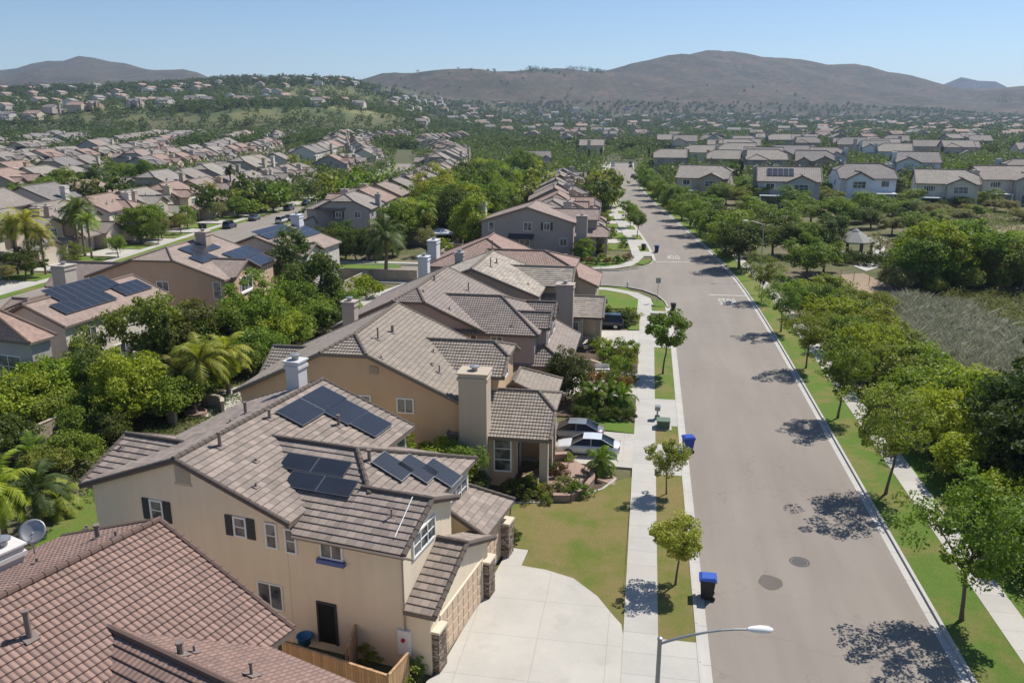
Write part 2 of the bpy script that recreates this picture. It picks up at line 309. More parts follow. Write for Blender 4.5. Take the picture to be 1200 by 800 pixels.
# ---------------------------------------------------------------- objects
def link(o): COL.objects.link(o); return o
def tag(o, label=None, cat=None, group=None, kind=None):
    if label: o['label'] = label
    if cat: o['category'] = cat
    if group: o['group'] = group
    if kind: o['kind'] = kind
    return o
def empty(name, loc, rz=0, label=None, cat=None, group=None, scale=None):
    o = bpy.data.objects.new(name, None); link(o); o.location = loc; o.rotation_euler.z = rz; o.empty_display_size = .3
    if scale: o.scale = scale
    return tag(o, label, cat, group)
class MB:
    def __init__(s): s.v = []; s.f = []; s.mi = []; s.uv = []
    def poly(s, pts, mi=0, uv=None):
        b = len(s.v); s.v += [tuple(p) for p in pts]; s.f.append(tuple(range(b, b + len(pts)))); s.mi.append(mi)
        s.uv.append(uv if uv else [(0, 0)] * len(pts))
    def box(s, x0, x1, y0, y1, z0, z1, mi=0):
        c = [(x0, y0, z0), (x1, y0, z0), (x1, y1, z0), (x0, y1, z0), (x0, y0, z1), (x1, y0, z1), (x1, y1, z1), (x0, y1, z1)]
        for q in ((3, 2, 1, 0), (4, 5, 6, 7), (0, 1, 5, 4), (1, 2, 6, 5), (2, 3, 7, 6), (3, 0, 4, 7)): s.poly([c[i] for i in q], mi)
    def obox(s, o, a, b, c, mi=0):          # oriented box: corner o and three edge vectors
        o, a, b, c = map(Vector, (o, a, b, c))
        P_ = [o, o + a, o + a + b, o + b, o + c, o + a + c, o + a + b + c, o + b + c]
        for q in ((3, 2, 1, 0), (4, 5, 6, 7), (0, 1, 5, 4), (1, 2, 6, 5), (2, 3, 7, 6), (3, 0, 4, 7)): s.poly([P_[i] for i in q], mi)
    def prism(s, pts2, z0, z1, mi=0, bottom=True):
        a = sum(pts2[i][0] * pts2[(i + 1) % len(pts2)][1] - pts2[(i + 1) % len(pts2)][0] * pts2[i][1] for i in range(len(pts2)))
        if a < 0: pts2 = pts2[::-1]
        s.poly([(x, y, z1) for x, y in pts2], mi)
        if bottom: s.poly([(x, y, z0) for x, y in pts2[::-1]], mi)
        for i in range(len(pts2)):
            p, q = pts2[i], pts2[(i + 1) % len(pts2)]
            s.poly([(p[0], p[1], z0), (q[0], q[1], z0), (q[0], q[1], z1), (p[0], p[1], z1)], mi)
    def tube(s, path, rad, n=8, mi=0, cap=True):
        path = [Vector(p) for p in path]
        if not isinstance(rad, (list, tuple)): rad = [rad] * len(path)
        rings = []
        for i, p in enumerate(path):
            d = (path[min(i + 1, len(path) - 1)] - path[max(i - 1, 0)]).normalized()
            a = d.orthogonal().normalized() if abs(d.z) < .99 else Vector((1, 0, 0))
            a = (a - d * a.dot(d)).normalized(); b = d.cross(a)
            rings.append([p + (a * math.cos(2 * PI * k / n) + b * math.sin(2 * PI * k / n)) * rad[i] for k in range(n)])
        # untwist
        for i in range(1, len(rings)):
            best = min(range(n), key=lambda r: (rings[i][r] - path[i] - (rings[i - 1][0] - path[i - 1])).length)
            rings[i] = rings[i][best:] + rings[i][:best]
        for i in range(len(rings) - 1):
            for k in range(n):
                s.poly([rings[i][k], rings[i][(k + 1) % n], rings[i + 1][(k + 1) % n], rings[i + 1][k]], mi)
        if cap: s.poly(rings[0][::-1], mi); s.poly(rings[-1], mi)
    def lathe(s, prof, n=12, mi=0, o=(0, 0, 0)):
        for i in range(len(prof) - 1):
            (r0, z0), (r1, z1) = prof[i], prof[i + 1]
            for k in range(n):
                a, b = 2 * PI * k / n, 2 * PI * (k + 1) / n
                q = [(o[0] + r0 * math.cos(a), o[1] + r0 * math.sin(a), o[2] + z0), (o[0] + r0 * math.cos(b), o[1] + r0 * math.sin(b), o[2] + z0),
                     (o[0] + r1 * math.cos(b), o[1] + r1 * math.sin(b), o[2] + z1), (o[0] + r1 * math.cos(a), o[1] + r1 * math.sin(a), o[2] + z1)]
                if r0 < 1e-5: q = q[1:]
                elif r1 < 1e-5: q = q[:3]
                s.poly(q, mi)
    def mesh(s, name, mats, smooth=False):
        me = bpy.data.meshes.new(name); me.from_pydata(s.v, [], s.f)
        for m in (mats if isinstance(mats, (list, tuple)) else [mats]): me.materials.append(M[m] if isinstance(m, str) else m)
        me.polygons.foreach_set('material_index', s.mi)
        ul = me.uv_layers.new(name='UVMap'); ul.data.foreach_set('uv', [c for f in s.uv for p in f for c in p])
        if smooth:
            me.polygons.foreach_set('use_smooth', [True] * len(s.f)); b = bmesh.new(); b.from_mesh(me); bmesh.ops.remove_doubles(b, verts=b.verts[:], dist=.0005); bmesh.ops.recalc_face_normals(b, faces=b.faces[:]); b.to_mesh(me); b.free()
        me.update(); return me
    def build(s, name, mats, parent=None, color=None, smooth=False):
        o = link(bpy.data.objects.new(name, s.mesh(name, mats, smooth)))
        if parent: o.parent = parent
        if color: o.color = (*color, 1)
        return o
def struct(name, mb, mats): return tag(mb.build(name, mats), kind='structure')
SKY_STRENGTH, HAZE, EXPOSURE = .095, 0.00010, 0.27
# ---------------------------------------------------------------- houses
class Face: pass
def clip_v(poly, lo, hi):                    # clip a convex (u,v) polygon to lo <= v <= hi
    def half(p, c, sgn):
        out = []
        for i in range(len(p)):
            a, b = p[i], p[(i + 1) % len(p)]
            da, db = sgn * (a[1] - c), sgn * (b[1] - c)
            if da >= 0: out.append(a)
            if (da > 0 > db) or (da < 0 < db):
                t = da / (da - db); out.append((a[0] + (b[0] - a[0]) * t, a[1] + (b[1] - a[1]) * t))
        return out
    q = half(poly, lo, 1)
    return half(q, hi, -1) if len(q) > 2 else []
class House:
    def __init__(s, label, P, phi=0., wall=(.5, .4, .3), roof=(.3, .22, .18), tile='roof_barrel_tile', detail=1, group=None, name='house', z=0., trim=(.74, .73, .70), cat='house'):
        s.root = empty(name, (P[0], P[1], z), -R(phi), label, cat, group)
        s.mw = Matrix.Translation((P[0], P[1], z)) @ Matrix.Rotation(-R(phi), 4, 'Z'); s.inv = s.mw.inverted()
        s.wallc, s.roofc, s.tile, s.detail, s.trim = wall, roof, tile, detail, trim
        s.W = MB(); s.Rf = MB(); s.cap = MB()
    def local_ray(s, px, py):
        return s.inv @ CAM, s.inv.to_3x3() @ ray(px, py)
    # ---- roof volume with the walls below it
    def roof(s, ax, x0, x1, y0, y1, ze, zr, ends=('gable', 'gable'), run=None, jf=.42, oh=.4, z0=0., walls=True, rc=None, wall_in=None, thick=.2, overw=None, skip=(), trim=None):
        """ax 'x': ridge runs along local x. x0..y1 are the eave outlines. Returns the faces by side."""
        def tr(a, b, z): return (a, b, z) if ax == 'x' else (b, a, z)
        if ax == 'y': a0, a1, b0, b1 = y0, y1, x0, x1
        else: a0, a1, b0, b1 = x0, x1, y0, y1
        bc = (b0 + b1) / 2 if rc is None else rc
        h = zr - ze; faces = {}
        run = run or ((b1 - b0) / 2, (b1 - b0) / 2)
        def endpts(k):
            a = (a0, a1)[k]; sg = (1, -1)[k]; e = ends[k]
            if e == 'gable': return a, None
            if e == 'hip': return a + sg * run[k], (a, b0, b1, ze)
            if e == 'valley': return a - sg * run[k], None
            zj = zr - jf * h; ya = b0 + (1 - jf) * (bc - b0); yb = b1 - (1 - jf) * (b1 - bc)
            return a + sg * run[k] * jf, (a, ya, yb, zj)
        r0, e0 = endpts(0); r1, e1 = endpts(1)
        lo = [(a0, b0, ze), (a1, b0, ze)]
        if e1 and ends[1] == 'jerk': lo.append((a1, e1[1], e1[3]))
        lo.append((r1, bc, zr)); lo.append((r0, bc, zr))
        if e0 and ends[0] == 'jerk': lo.append((a0, e0[1], e0[3]))
        hi = [(a1, b1, ze), (a0, b1, ze)]
        if e0 and ends[0] == 'jerk': hi.append((a0, e0[2], e0[3]))
        hi.append((r0, bc, zr)); hi.append((r1, bc, zr))
        if e1 and ends[1] == 'jerk': hi.append((a1, e1[2], e1[3]))
        pol = {'lo': lo, 'hi': hi}
        if e0: pol['a'] = [(a0, e0[2], e0[3]), (a0, e0[1], e0[3]), (r0, bc, zr)]
        if e1: pol['b'] = [(a1, e1[1], e1[3]), (a1, e1[2], e1[3]), (r1, bc, zr)]
        for k, p in pol.items():
            p = [Vector(tr(*q)) for q in p]
            if ax == 'y': p = p[::-1]; p = p[-2:] + p[:-2]
            side = {('x', 'lo'): 'S', ('x', 'hi'): 'N', ('x', 'a'): 'W', ('x', 'b'): 'E', ('y', 'lo'): 'W', ('y', 'hi'): 'E', ('y', 'a'): 'S', ('y', 'b'): 'N'}[(ax, k)]
            faces[side] = s.slab(p, thick)
        # ridge and hip caps
        capr = .13
        def cap(p, q, lift=.05):
            p, q = Vector(tr(*p)), Vector(tr(*q))
            if (q - p).length < .3: return
            p.z += lift; q.z += lift
            if s.detail > 1:
                n = max(1, int((q - p).length / .42))
                for i in range(n):
                    A, B = p.lerp(q, i / n), p.lerp(q, (i + 1) / n); s.Rf.tube([A, B], [capr * 1.08, capr * .9], 8)
            else: s.Rf.tube([p, q], capr, 6)
        cap((r0, bc, zr), (r1, bc, zr))
        for e, rr, nm in ((e0, r0, 0), (e1, r1, 1)):
            if e:
                tl = (trim or {}).get('ab'[nm] + 'lo', 0); A0, A1 = Vector((e[0], e[1], e[3])), Vector((rr, bc, zr)); cap(tuple(A0.lerp(A1, tl)), (rr, bc, zr)); cap((e[0], e[2], e[3]), (rr, bc, zr))
            if ends[nm] in ('gable', 'jerk') and 'ab'[nm] not in skip:     # barge tiles along the rakes
                a = (a0 + .05, a1 - .05)[nm]
                if e: t0, t1 = (a, e[1], e[3]), (a, e[2], e[3])
                else: t0 = t1 = (a, bc, zr)
                cap((a, b0 + .05, ze), t0, .0); cap((a, b1 - .05, ze), t1, .0)
        if walls:
            ow = overw or {}
            oa0 = ow.get('a0', oh); oa1 = ow.get('a1', oh); ob0 = ow.get('b0', oh); ob1 = ow.get('b1', oh)
            def zat(b): return ze + h * ((b - b0) / (bc - b0) if b < bc else (b1 - b) / (b1 - bc)) - thick - .03
            wa0, wa1, wb0, wb1 = a0 + oa0, a1 - oa1, b0 + ob0, b1 - ob1
            def section(full, zj=None):
                if not full: zt = min(zat(wb0), zat(wb1)); return [(wb0, z0), (wb1, z0), (wb1, zt), (wb0, zt)]
                if zj is None: return [(wb0, z0), (wb1, z0), (wb1, zat(wb1)), (bc, zat(bc)), (wb0, zat(wb0))]
                f = jf
                return [(wb0, z0), (wb1, z0), (wb1, zat(wb1)), (b1 - (1 - f) * (b1 - bc), zj - thick - .03), (b0 + (1 - f) * (bc - b0), zj - thick - .03), (wb0, zat(wb0))]
            def extr(sec, p, q):
                A = [tr(p, b, z) for b, z in sec]; B = [tr(q, b, z) for b, z in sec]
                if ax == 'y': A, B = [x for x in A], [x for x in B]
                n = len(sec)
                s.W.poly(A[::-1] if ax == 'x' else A); s.W.poly(B if ax == 'x' else B[::-1])
                for i in range(n):
                    j = (i + 1) % n; qd = [A[i], A[j], B[j], B[i]]
                    s.W.poly(qd if ax == 'x' else qd[::-1])
            secs = [section(e != 'hip', (E_[3] if e == 'jerk' else None)) for e, E_ in ((ends[0], e0), (ends[1], e1))]
            if ends[0] == 'valley': wa0 = a0 - run[0] * .98
            if ends[0] == ends[1]: extr(secs[0], wa0, wa1)
            else:
                m = (wa0 + wa1) / 2; extr(secs[0], wa0, m); extr(secs[1], m + .001, wa1)
        return faces
    def slab(s, p, thick):
        f = Face(); f.O = p[0]; f.U = (p[1] - p[0]).normalized(); n = (p[1] - p[0]).cross(p[2] - p[0]).normalized()
        if n.z < 0: n = -n; f.O = p[1]; f.U = -f.U; p = p[::-1]
        f.N = n; f.V = n.cross(f.U).normalized()
        uv = [((q - f.O).dot(f.U), (q - f.O).dot(f.V)) for q in p]; f.uv = uv; f.p = p
        at = lambda u, v, l=0: f.O + f.U * u + f.V * v + f.N * l
        f.at = at
        dn = Vector((0, 0, -thick))
        if s.detail > 1:
            vmax = max(v for u, v in uv); stp = .40 if s.tile in ('roof_flat_tile', 'roof_shingle_tile') else .345; i = 0
            while i * stp < vmax - .02:
                lo, hi = i * stp, min((i + 1) * stp, vmax); q = clip_v(uv, lo, hi)
                if len(q) > 2:
                    L = lambda v: .012 + .045 * (1 - (v - lo) / stp)
                    s.Rf.poly([at(u, v, L(v)) for u, v in q], 0, q)
                    e = sorted([c for c in q if abs(c[1] - lo) < 1e-6])
                    if len(e) >= 2: s.Rf.poly([at(e[0][0], lo, 0), at(e[-1][0], lo, 0), at(e[-1][0], lo, L(lo)), at(e[0][0], lo, L(lo))], 0, [e[0], e[-1], e[-1], e[0]])
                i += 1
        else: s.Rf.poly(p, 0, uv)
        s.Rf.poly([q + dn for q in p][::-1], 1)
        for i in range(len(p)):
            a, b = p[i], p[(i + 1) % len(p)]; s.Rf.poly([a + dn, b + dn, b, a], 1)
        return f
    def on_face(s, f, px, py, lift=0.):      # where a photo point lands on a roof face: (u, v)
        o, d = s.local_ray(px, py); t = (f.O + f.N * lift - o).dot(f.N) / d.dot(f.N); q = o + d * t - f.O
        return q.dot(f.U), q.dot(f.V)
    def wallbox(s, x0, x1, y0, y1, z0, z1): s.W.box(x0, x1, y0, y1, z0, z1)
    # ---- wall frame: face letter + coordinate of the plane
    def wf(s, face, c):
        return {'S': (Vector((0, c, 0)), Vector((1, 0, 0)), Vector((0, -1, 0))), 'N': (Vector((0, c, 0)), Vector((-1, 0, 0)), Vector((0, 1, 0))),
                'E': (Vector((c, 0, 0)), Vector((0, 1, 0)), Vector((1, 0, 0))), 'W': (Vector((c, 0, 0)), Vector((0, -1, 0)), Vector((-1, 0, 0)))}[face]
    def on_wall(s, face, c, px, py):
        O, t_, n = s.wf(face, c); o, d = s.local_ray(px, py); t = (O - o).dot(n) / d.dot(n); q = o + d * t - O
        return q.dot(t_), q.z
    def window(s, face, c, t, z, w, h, nx=2, ny=1, fr=.09, shutters=False, sill=None, pane=True, frame_mat='white_trim', glass='window_glass', name='window'):
        O, tv, n = s.wf(face, c); up = Vector((0, 0, 1)); f = MB()
        def bx(m, t0, t1, z0, z1, d0, d1, mi=0): m.obox(O + tv * t0 + up * z0 + n * d0, tv * (t1 - t0), up * (z1 - z0), n * (d1 - d0), mi)
        t0, t1, z0, z1 = t - w / 2, t + w / 2, z - h / 2, z + h / 2
        bx(f, t0 - fr, t0, z0 - fr, z1 + fr, -.02, .075); bx(f, t1, t1 + fr, z0 - fr, z1 + fr, -.02, .075)
        bx(f, t0, t1, z1, z1 + fr, -.02, .073); bx(f, t0, t1, z0 - fr, z0, -.02, .073)
        for i in range(1, nx): x = t0 + w * i / nx; bx(f, x - .03, x + .03, z0, z1, .0, .055)
        for j in range(1, ny): zz = z0 + h * j / ny; bx(f, t0, t1, zz - .025, zz + .025, .0, .05)
        fo = f.build(name, frame_mat, s.root)
        if pane:
            g = MB(); bx(g, t0, t1, z0, z1, .0, .025); g.build('pane', glass, fo)
        if sill:
            m = MB(); bx(m, t0 - .2, t1 + .2, z0 - fr - .22, z0 - fr - .001, -.02, .22); m.build('sill', sill, fo)
        if shutters:
            for sg in (-1, 1):
                m = MB(); a = t + sg * (w / 2 + fr + .23); bx(m, a - .22, a + .22, z0 - fr, z1 + fr, -.02, .06)
                k = 7
                for i in range(k): zz = z0 + (h) * (i + .5) / k; bx(m, a - .16, a + .16, zz - .03, zz + .05, .06, .075)
                m.build('shutter', 'dark_paint', s.root)
        return fo
    def winpx(s, face, c, xa, ya, xb, yb, **kw):
        a, za = s.on_wall(face, c, xa, ya); b, zb = s.on_wall(face, c, xb, yb)
        return s.window(face, c, (a + b) / 2, (za + zb) / 2, max(.4, abs(b - a)), max(.4, abs(za - zb)), **kw)
    def door(s, face, c, t, w, h, mat='house_paint', z0=.0, color=(.4, .3, .22), name='door'):
        O, tv, n = s.wf(face, c); up = Vector((0, 0, 1)); f = MB()
        def bx(m, t0, t1, a, b, d0, d1): m.obox(O + tv * t0 + up * a + n * d0, tv * (t1 - t0), up * (b - a), n * (d1 - d0))
        bx(f, t - w / 2, t + w / 2, z0, z0 + h, -.02, .02)
        if name == 'garage_door':
            for j in range(4):
                for i in range(int(w / .6)):
                    ww = w / int(w / .6); bx(f, t - w / 2 + ww * i + .06, t - w / 2 + ww * (i + 1) - .06, z0 + h / 4 * j + .07, z0 + h / 4 * (j + 1) - .07, .02, .04)
        d = f.build(name, mat, s.root, color)
        fr = MB(); bx(fr, t - w / 2 - .1, t - w / 2 - .001, z0, z0 + h + .1, -.02, .06); bx(fr, t + w / 2 + .001, t + w / 2 + .1, z0, z0 + h + .1, -.02, .06); bx(fr, t - w / 2, t + w / 2, z0 + h + .001, z0 + h + .1, -.02, .058)
        fr.build('frame', *(('stucco', d, s.wallc) if name == 'garage_door' else ('dark_paint' if mat == 'doorway_shade' else 'white_trim', d)))
        return d
    def chimney(s, x0, x1, y0, y1, z0, z1, color=None, cowl=True):
        m = MB(); m.box(x0, x1, y0, y1, z0, z1 - .5); m.box(x0 - .09, x1 + .09, y0 - .09, y1 + .09, z1 - .5, z1 - .32); m.box(x0 - .02, x1 + .02, y0 - .02, y1 + .02, z1 - .32, z1 - .08); m.box(x0 - .12, x1 + .12, y0 - .12, y1 + .12, z1 - .08, z1)
        c = m.build('chimney', 'stucco', s.root, color or s.wallc)
        if cowl:
            k = MB(); o = ((x0 + x1) / 2, (y0 + y1) / 2, z1); k.lathe([(.2, 0), (.2, .22), (.34, .23), (.34, .30), (.0, .36)], 10, 0, o); k.build('cowl', 'galvanised', c)
        return c
    def solar(s, f, u0, v0, w=1.65, h=1.0, lift=.14):
        p = [f.at(u0, v0, lift), f.at(u0 + w, v0, lift), f.at(u0 + w, v0 + h, lift), f.at(u0, v0 + h, lift)]
        m = MB(); nn = f.N; b = .025
        m.poly([f.at(u0 + b, v0 + b, lift + .042), f.at(u0 + w - b, v0 + b, lift + .042), f.at(u0 + w - b, v0 + h - b, lift + .042), f.at(u0 + b, v0 + h - b, lift + .042)], 0, [(0, 0), (w, 0), (w, h), (0, h)])
        m.obox(p[0], f.U * w, f.V * h, nn * .038, 1)
        for q in ((.15, .15), (w - .2, .15), (.15, h - .2), (w - .2, h - .2)): m.obox(f.at(u0 + q[0], v0 + q[1], -.03), f.U * .05, f.V * .05, nn * (lift + .028), 1)
        return m.build('solar_panel', ['solar_cell', 'panel_frame'], s.root)
    def solar_px(s, f, pts, nu, nv):         # rectangle of panels through photo points, split nu x nv
        q = [s.on_face(f, x, y, .16) for x, y in pts]; u = [a for a, b in q]; v = [b for a, b in q]
        u0, u1, v0, v1 = min(u), max(u), min(v), max(v); w, h = (u1 - u0) / nu, (v1 - v0) / nv
        for i in range(nu):
            for j in range(nv): s.solar(f, u0 + i * w + .01, v0 + j * h + .01, w - .02, h - .02)
        return u0, u1, v0, v1
    def solar_c(s, f, pts, nu, nv, w, h):
        q = [s.on_face(f, x, y, .16) for x, y in pts]; cu, cv = sum(a for a, b in q) / len(q), sum(b for a, b in q) / len(q)
        for i in range(nu):
            for j in range(nv): s.solar(f, cu + (i - nu / 2) * (w + .02), cv + (j - nv / 2) * (h + .02), w, h)
    def vent(s, f, u, v, h=.6, r=.07, mat='vent_metal'):
        o = f.at(u, v); m = MB(); m.tube([o - Vector((0, 0, .1)), o + Vector((0, 0, h))], r, 9)
        if h > .35: m.tube([o + Vector((0, 0, h)), o + Vector((0, 0, h + .07))], r * 1.35, 9)
        fl = .22 if h > .35 else .16
        m.obox(f.at(u - fl, v - fl, .05), f.U * fl * 2, f.V * fl * 2, f.N * .03)
        return m.build('vent_pipe', mat, s.root)
    def ventpx(s, f, px, py, h=.6, r=.07): return s.vent(f, *s.on_face(f, px, py), h, r)
    def finish(s, fascia=(.16, .12, .10)):
        s.W.build('wall', 'stucco', s.root, s.wallc)
        s.Rf.build('roof', [s.tile, 'fascia_paint'], s.root, s.roofc)
        return s.root

WALLS = [(.56, .48, .36), (.47, .39, .30), (.43, .38, .34), (.50, .41, .36), (.58, .52, .43), (.48, .37, .26), (.39, .35, .33), (.62, .57, .50), (.38, .32, .26)]
ROOFS = [(.26, .228, .198), (.24, .215, .19), (.285, .228, .195), (.27, .242, .212), (.22, .203, .187), (.31, .225, .185), (.29, .262, .225)]
def plan_std(h, rnd, flip=False, chim='S', win=True, solar=0):
    """A two-storey tract house: jerkin-head main roof, street gable, low garage wing. Local +x is the street side."""
    m = -1 if flip else 1
    Y = lambda a, b: (min(a * m, b * m), max(a * m, b * m))
    e1, e2 = rnd.choice([('jerk', 'gable'), ('gable', 'jerk'), ('gable', 'gable'), ('jerk', 'jerk')]), rnd.choice(['jerk', 'gable', 'hip'])
    y0, y1 = Y(-6.3, 6.3); main = h.roof('y', -7.6, 4.6, y0, y1, 5.8, 8.5 + rnd.random() * .4, e1)
    y0, y1 = Y(-6.35, .4); fc = h.roof('x', -2., 6.6, y0, y1, 5.82, 7.35, ('gable', e2), overw={'b0': .45, 'b1': .45})
    y0, y1 = Y(-.9, 6.2); fg = h.roof('x', 3., 9.2, y0, y1, 3.0, 4.75, ('gable', rnd.choice(['gable', 'hip', 'jerk'])), overw={'b0': .5, 'b1': .5})
    y0, y1 = Y(-6.2, -.9); h.roof('y', 4., 8.2, y0 - .02, y1, 2.95, 4.2, ('hip', 'gable'), rc=4.8, run=(2.2, 2.2), overw={'b1': 1.6, 'a0': .5, 'a1': .1})
    if rnd.random() < .6: y0, y1 = Y(1.4, 5.6); h.roof('x', 0., 5.4, y0, y1, 5.81, 6.95, ('gable', 'gable'))
    yy = -6.3 * m
    if chim == 'S': h.chimney(.8, 2.4, *Y(-6.95, -5.8), 0, 8.7, None, h.detail > 0)
    else: h.chimney(-7.9, -6.9, *Y(.4, 2.0), 0, 8.4, None, h.detail > 0)
    for k in range(2 if win else 0): f = main['E']; h.vent(f, 2 + 3.5 * k + rnd.random() * 2, 2.2 + rnd.random() * 1.5, .5)
    if win:
        ya = 5.9 * m; S_, N_ = ('S', 'N') if not flip else ('N', 'S'); sg = 1 if not flip else -1
        sh = rnd.random() < .5
        P_ = h.detail > 0
        cS, cN = -5.9 * m, 5.9 * m
        tt = lambda x, F: x if F == 'S' else -x
        h.window(S_, cS, tt(-4.6, S_), 4.7, 1.1, 1.2, 2, 1, pane=P_, shutters=False); h.window(S_, cS, tt(-.6, S_), 4.6, 1.2, 1.2, 2, 1, shutters=sh, pane=P_); h.window(S_, cS, tt(-3., S_), 1.7, 1.5, 1.3, 2, 1, pane=P_)
        h.window(N_, cN, tt(-2.5, N_), 4.6, 1.2, 1.2, 2, 1, pane=P_)
        h.window('E', 6.2, -3. * m, 4.7, 1.9, 1.2, 3, 2, pane=P_, shutters=False); h.window('E', 4.2, 3.4 * m, 4.6, 1.5, 1.2, 2, 2, pane=P_)
        for yy in (-3.6, 3.2): h.window('W', -7.2, -yy * m, 4.6, 1.6, 1.2, 2, 1, pane=P_)
        h.window('W', -7.2, 0., 4.7, .8, .9, 1, 1, pane=P_)
        h.window('W', -7.2, 3.4 * m, 1.5, 2.2, 1.9, 2, 1, pane=P_)
        h.door('E', 8.8, 2.65 * m, 4.7, 2.2, 'house_paint', 0., (.55, .48, .38), 'garage_door')
        h.door('E', 6.62, -2.6 * m, 1.1, 2.1, 'house_paint', .1, (.20, .12, .08))
    if solar:
        f = main['W'] if solar == 2 else main['E']
        for i in range(5):
            for j in range(2): h.solar(f, 2. + i * 1.05, 2.4 + j * 1.7, 1.0, 1.65)
    return main
# ---------------------------------------------------------------- vegetation
def leaves_mesh(name, pts, outd, size, rng, aspect=.55, up=.5, mats=('foliage',), extra=None, fold=.25):
    """One small folded leaf (a rhombus) per point, turned mostly outwards and up."""
    n = len(pts)
    nr = rng.normal(size=(n, 3)) * .75 + outd * .6 + np.array([0, 0, up]); nr /= np.linalg.norm(nr, axis=1)[:, None] + 1e-9
    a = np.cross(nr, rng.normal(size=(n, 3))); a /= np.linalg.norm(a, axis=1)[:, None] + 1e-9
    b = np.cross(nr, a); s = size * rng.uniform(.6, 1.35, n)[:, None]
    v = np.empty((n, 4, 3)); v[:, 0] = pts - a * s * .5; v[:, 1] = pts + b * s * aspect * .5 + nr * s * fold * .2; v[:, 2] = pts + a * s * .5 - nr * s * fold * .3; v[:, 3] = pts - b * s * aspect * .5 + nr * s * fold * .2
    v = v.reshape(-1, 3); nf = n
    me = bpy.data.meshes.new(name); ev, ef = (extra if extra else ([], []))
    nv0 = len(v); allv = np.vstack([v, np.array(ev).reshape(-1, 3)]) if len(ev) else v
    me.vertices.add(len(allv)); me.vertices.foreach_set('co', allv.astype(np.float32).ravel())
    loops = list(range(nf * 4)); starts = list(range(0, nf * 4, 4)); mi = [0] * nf
    for f in ef:
        starts.append(len(loops)); loops += [nv0 + i for i in f]; mi.append(1)
    me.loops.add(len(loops)); me.loops.foreach_set('vertex_index', loops)
    me.polygons.add(len(starts)); me.polygons.foreach_set('loop_start', starts)
    for m in mats: me.materials.append(M[m])
    me.polygons.foreach_set('material_index', mi); me.update(calc_edges=True); me.validate()
    return me
def crown_pts(rng, rx, rz, ncl, nper, clr, shape='ball', flat=.15):
    """Uneven clumps on and in a lumpy ellipsoid centred at the origin."""
    d = rng.normal(size=(ncl, 3)); d /= np.linalg.norm(d, axis=1)[:, None]
    k = rng.normal(size=(5, 3)); lump = 1 + .13 * np.sin(d @ k.T * 2.2 + rng.uniform(0, 6, 5)).sum(1)
    rr = rng.uniform(.35, 1., ncl) ** .55 * lump
    c = d * rr[:, None] * np.array([rx, rx, rz])
    if shape == 'dome': c[:, 2] = np.where(c[:, 2] < 0, c[:, 2] * .45, c[:, 2])
    if shape == 'vase': f = .72 + .4 * (c[:, 2] / rz); c[:, 0] *= f; c[:, 1] *= f
    if shape == 'cone': f = np.clip(1.0 - .82 * (c[:, 2] + rz) / (2 * rz), .1, 1); c[:, 0] *= f; c[:, 1] *= f
    rad = clr * rng.uniform(.55, 1.3, ncl)
    idx = np.repeat(np.arange(ncl), nper)
    off = rng.normal(size=(len(idx), 3)); off /= np.linalg.norm(off, axis=1)[:, None]; off *= rng.uniform(.3, 1, (len(idx), 1)) ** .5
    p = c[idx] + off * rad[idx][:, None] * np.array([1, 1, .72])
    od = off * .8 + p / np.array([rx, rx, rz]) * .5
    return p, od, c
def limbs(rng, base, clear, r, centers, n=6, lean=(0, 0), wob=.12):
    m = MB(); top = Vector((lean[0], lean[1], clear)); pts = []
    for i in range(5):
        t = i / 4; pts.append(Vector((lean[0] * t + rng.normal() * wob * t * (1 - t), lean[1] * t + rng.normal() * wob * t * (1 - t), -.15 + (clear + .15) * t)))
    m.tube(pts, [r * 1.5, r * 1.08, r * .95, r * .88, r * .8], 8)
    for c in centers[rng.permutation(len(centers))[:n]]:
        c = Vector(c); mid = top.lerp(c, .5) + Vector((rng.normal() * .12, rng.normal() * .12, .15 * (c - top).length))
        m.tube([top - Vector((0, 0, .1)), top.lerp(mid, .5), mid, c], [r * .62, r * .5, r * .34, r * .12], 6)
    return m
KIND = {}
def tree_kind(name, seeds, rx, rz, zc, ncl, nper, clr, leaf, clear, tr, shape='ball', up=.5, bark='bark', nl=6, aspect=.55, lean=.25):
    out = []
    for sd in range(seeds):
        rng = np.random.default_rng(hash(name) % 1000 if False else sum(map(ord, name)) + sd * 37)
        p, od, c = crown_pts(rng, rx, rz, ncl, nper, clr, shape)
        p[:, 2] += zc; c[:, 2] += zc; p[:, 2] = np.maximum(p[:, 2], .05)
        ln = rng.normal(size=2) * lean
        out.append((leaves_mesh(name + '_crown', p, od, leaf, rng, aspect, up), limbs(rng, 0, clear, tr, c, nl, ln).mesh(name + '_trunk', bark, True)))
    KIND[name] = out
_tc = [0]
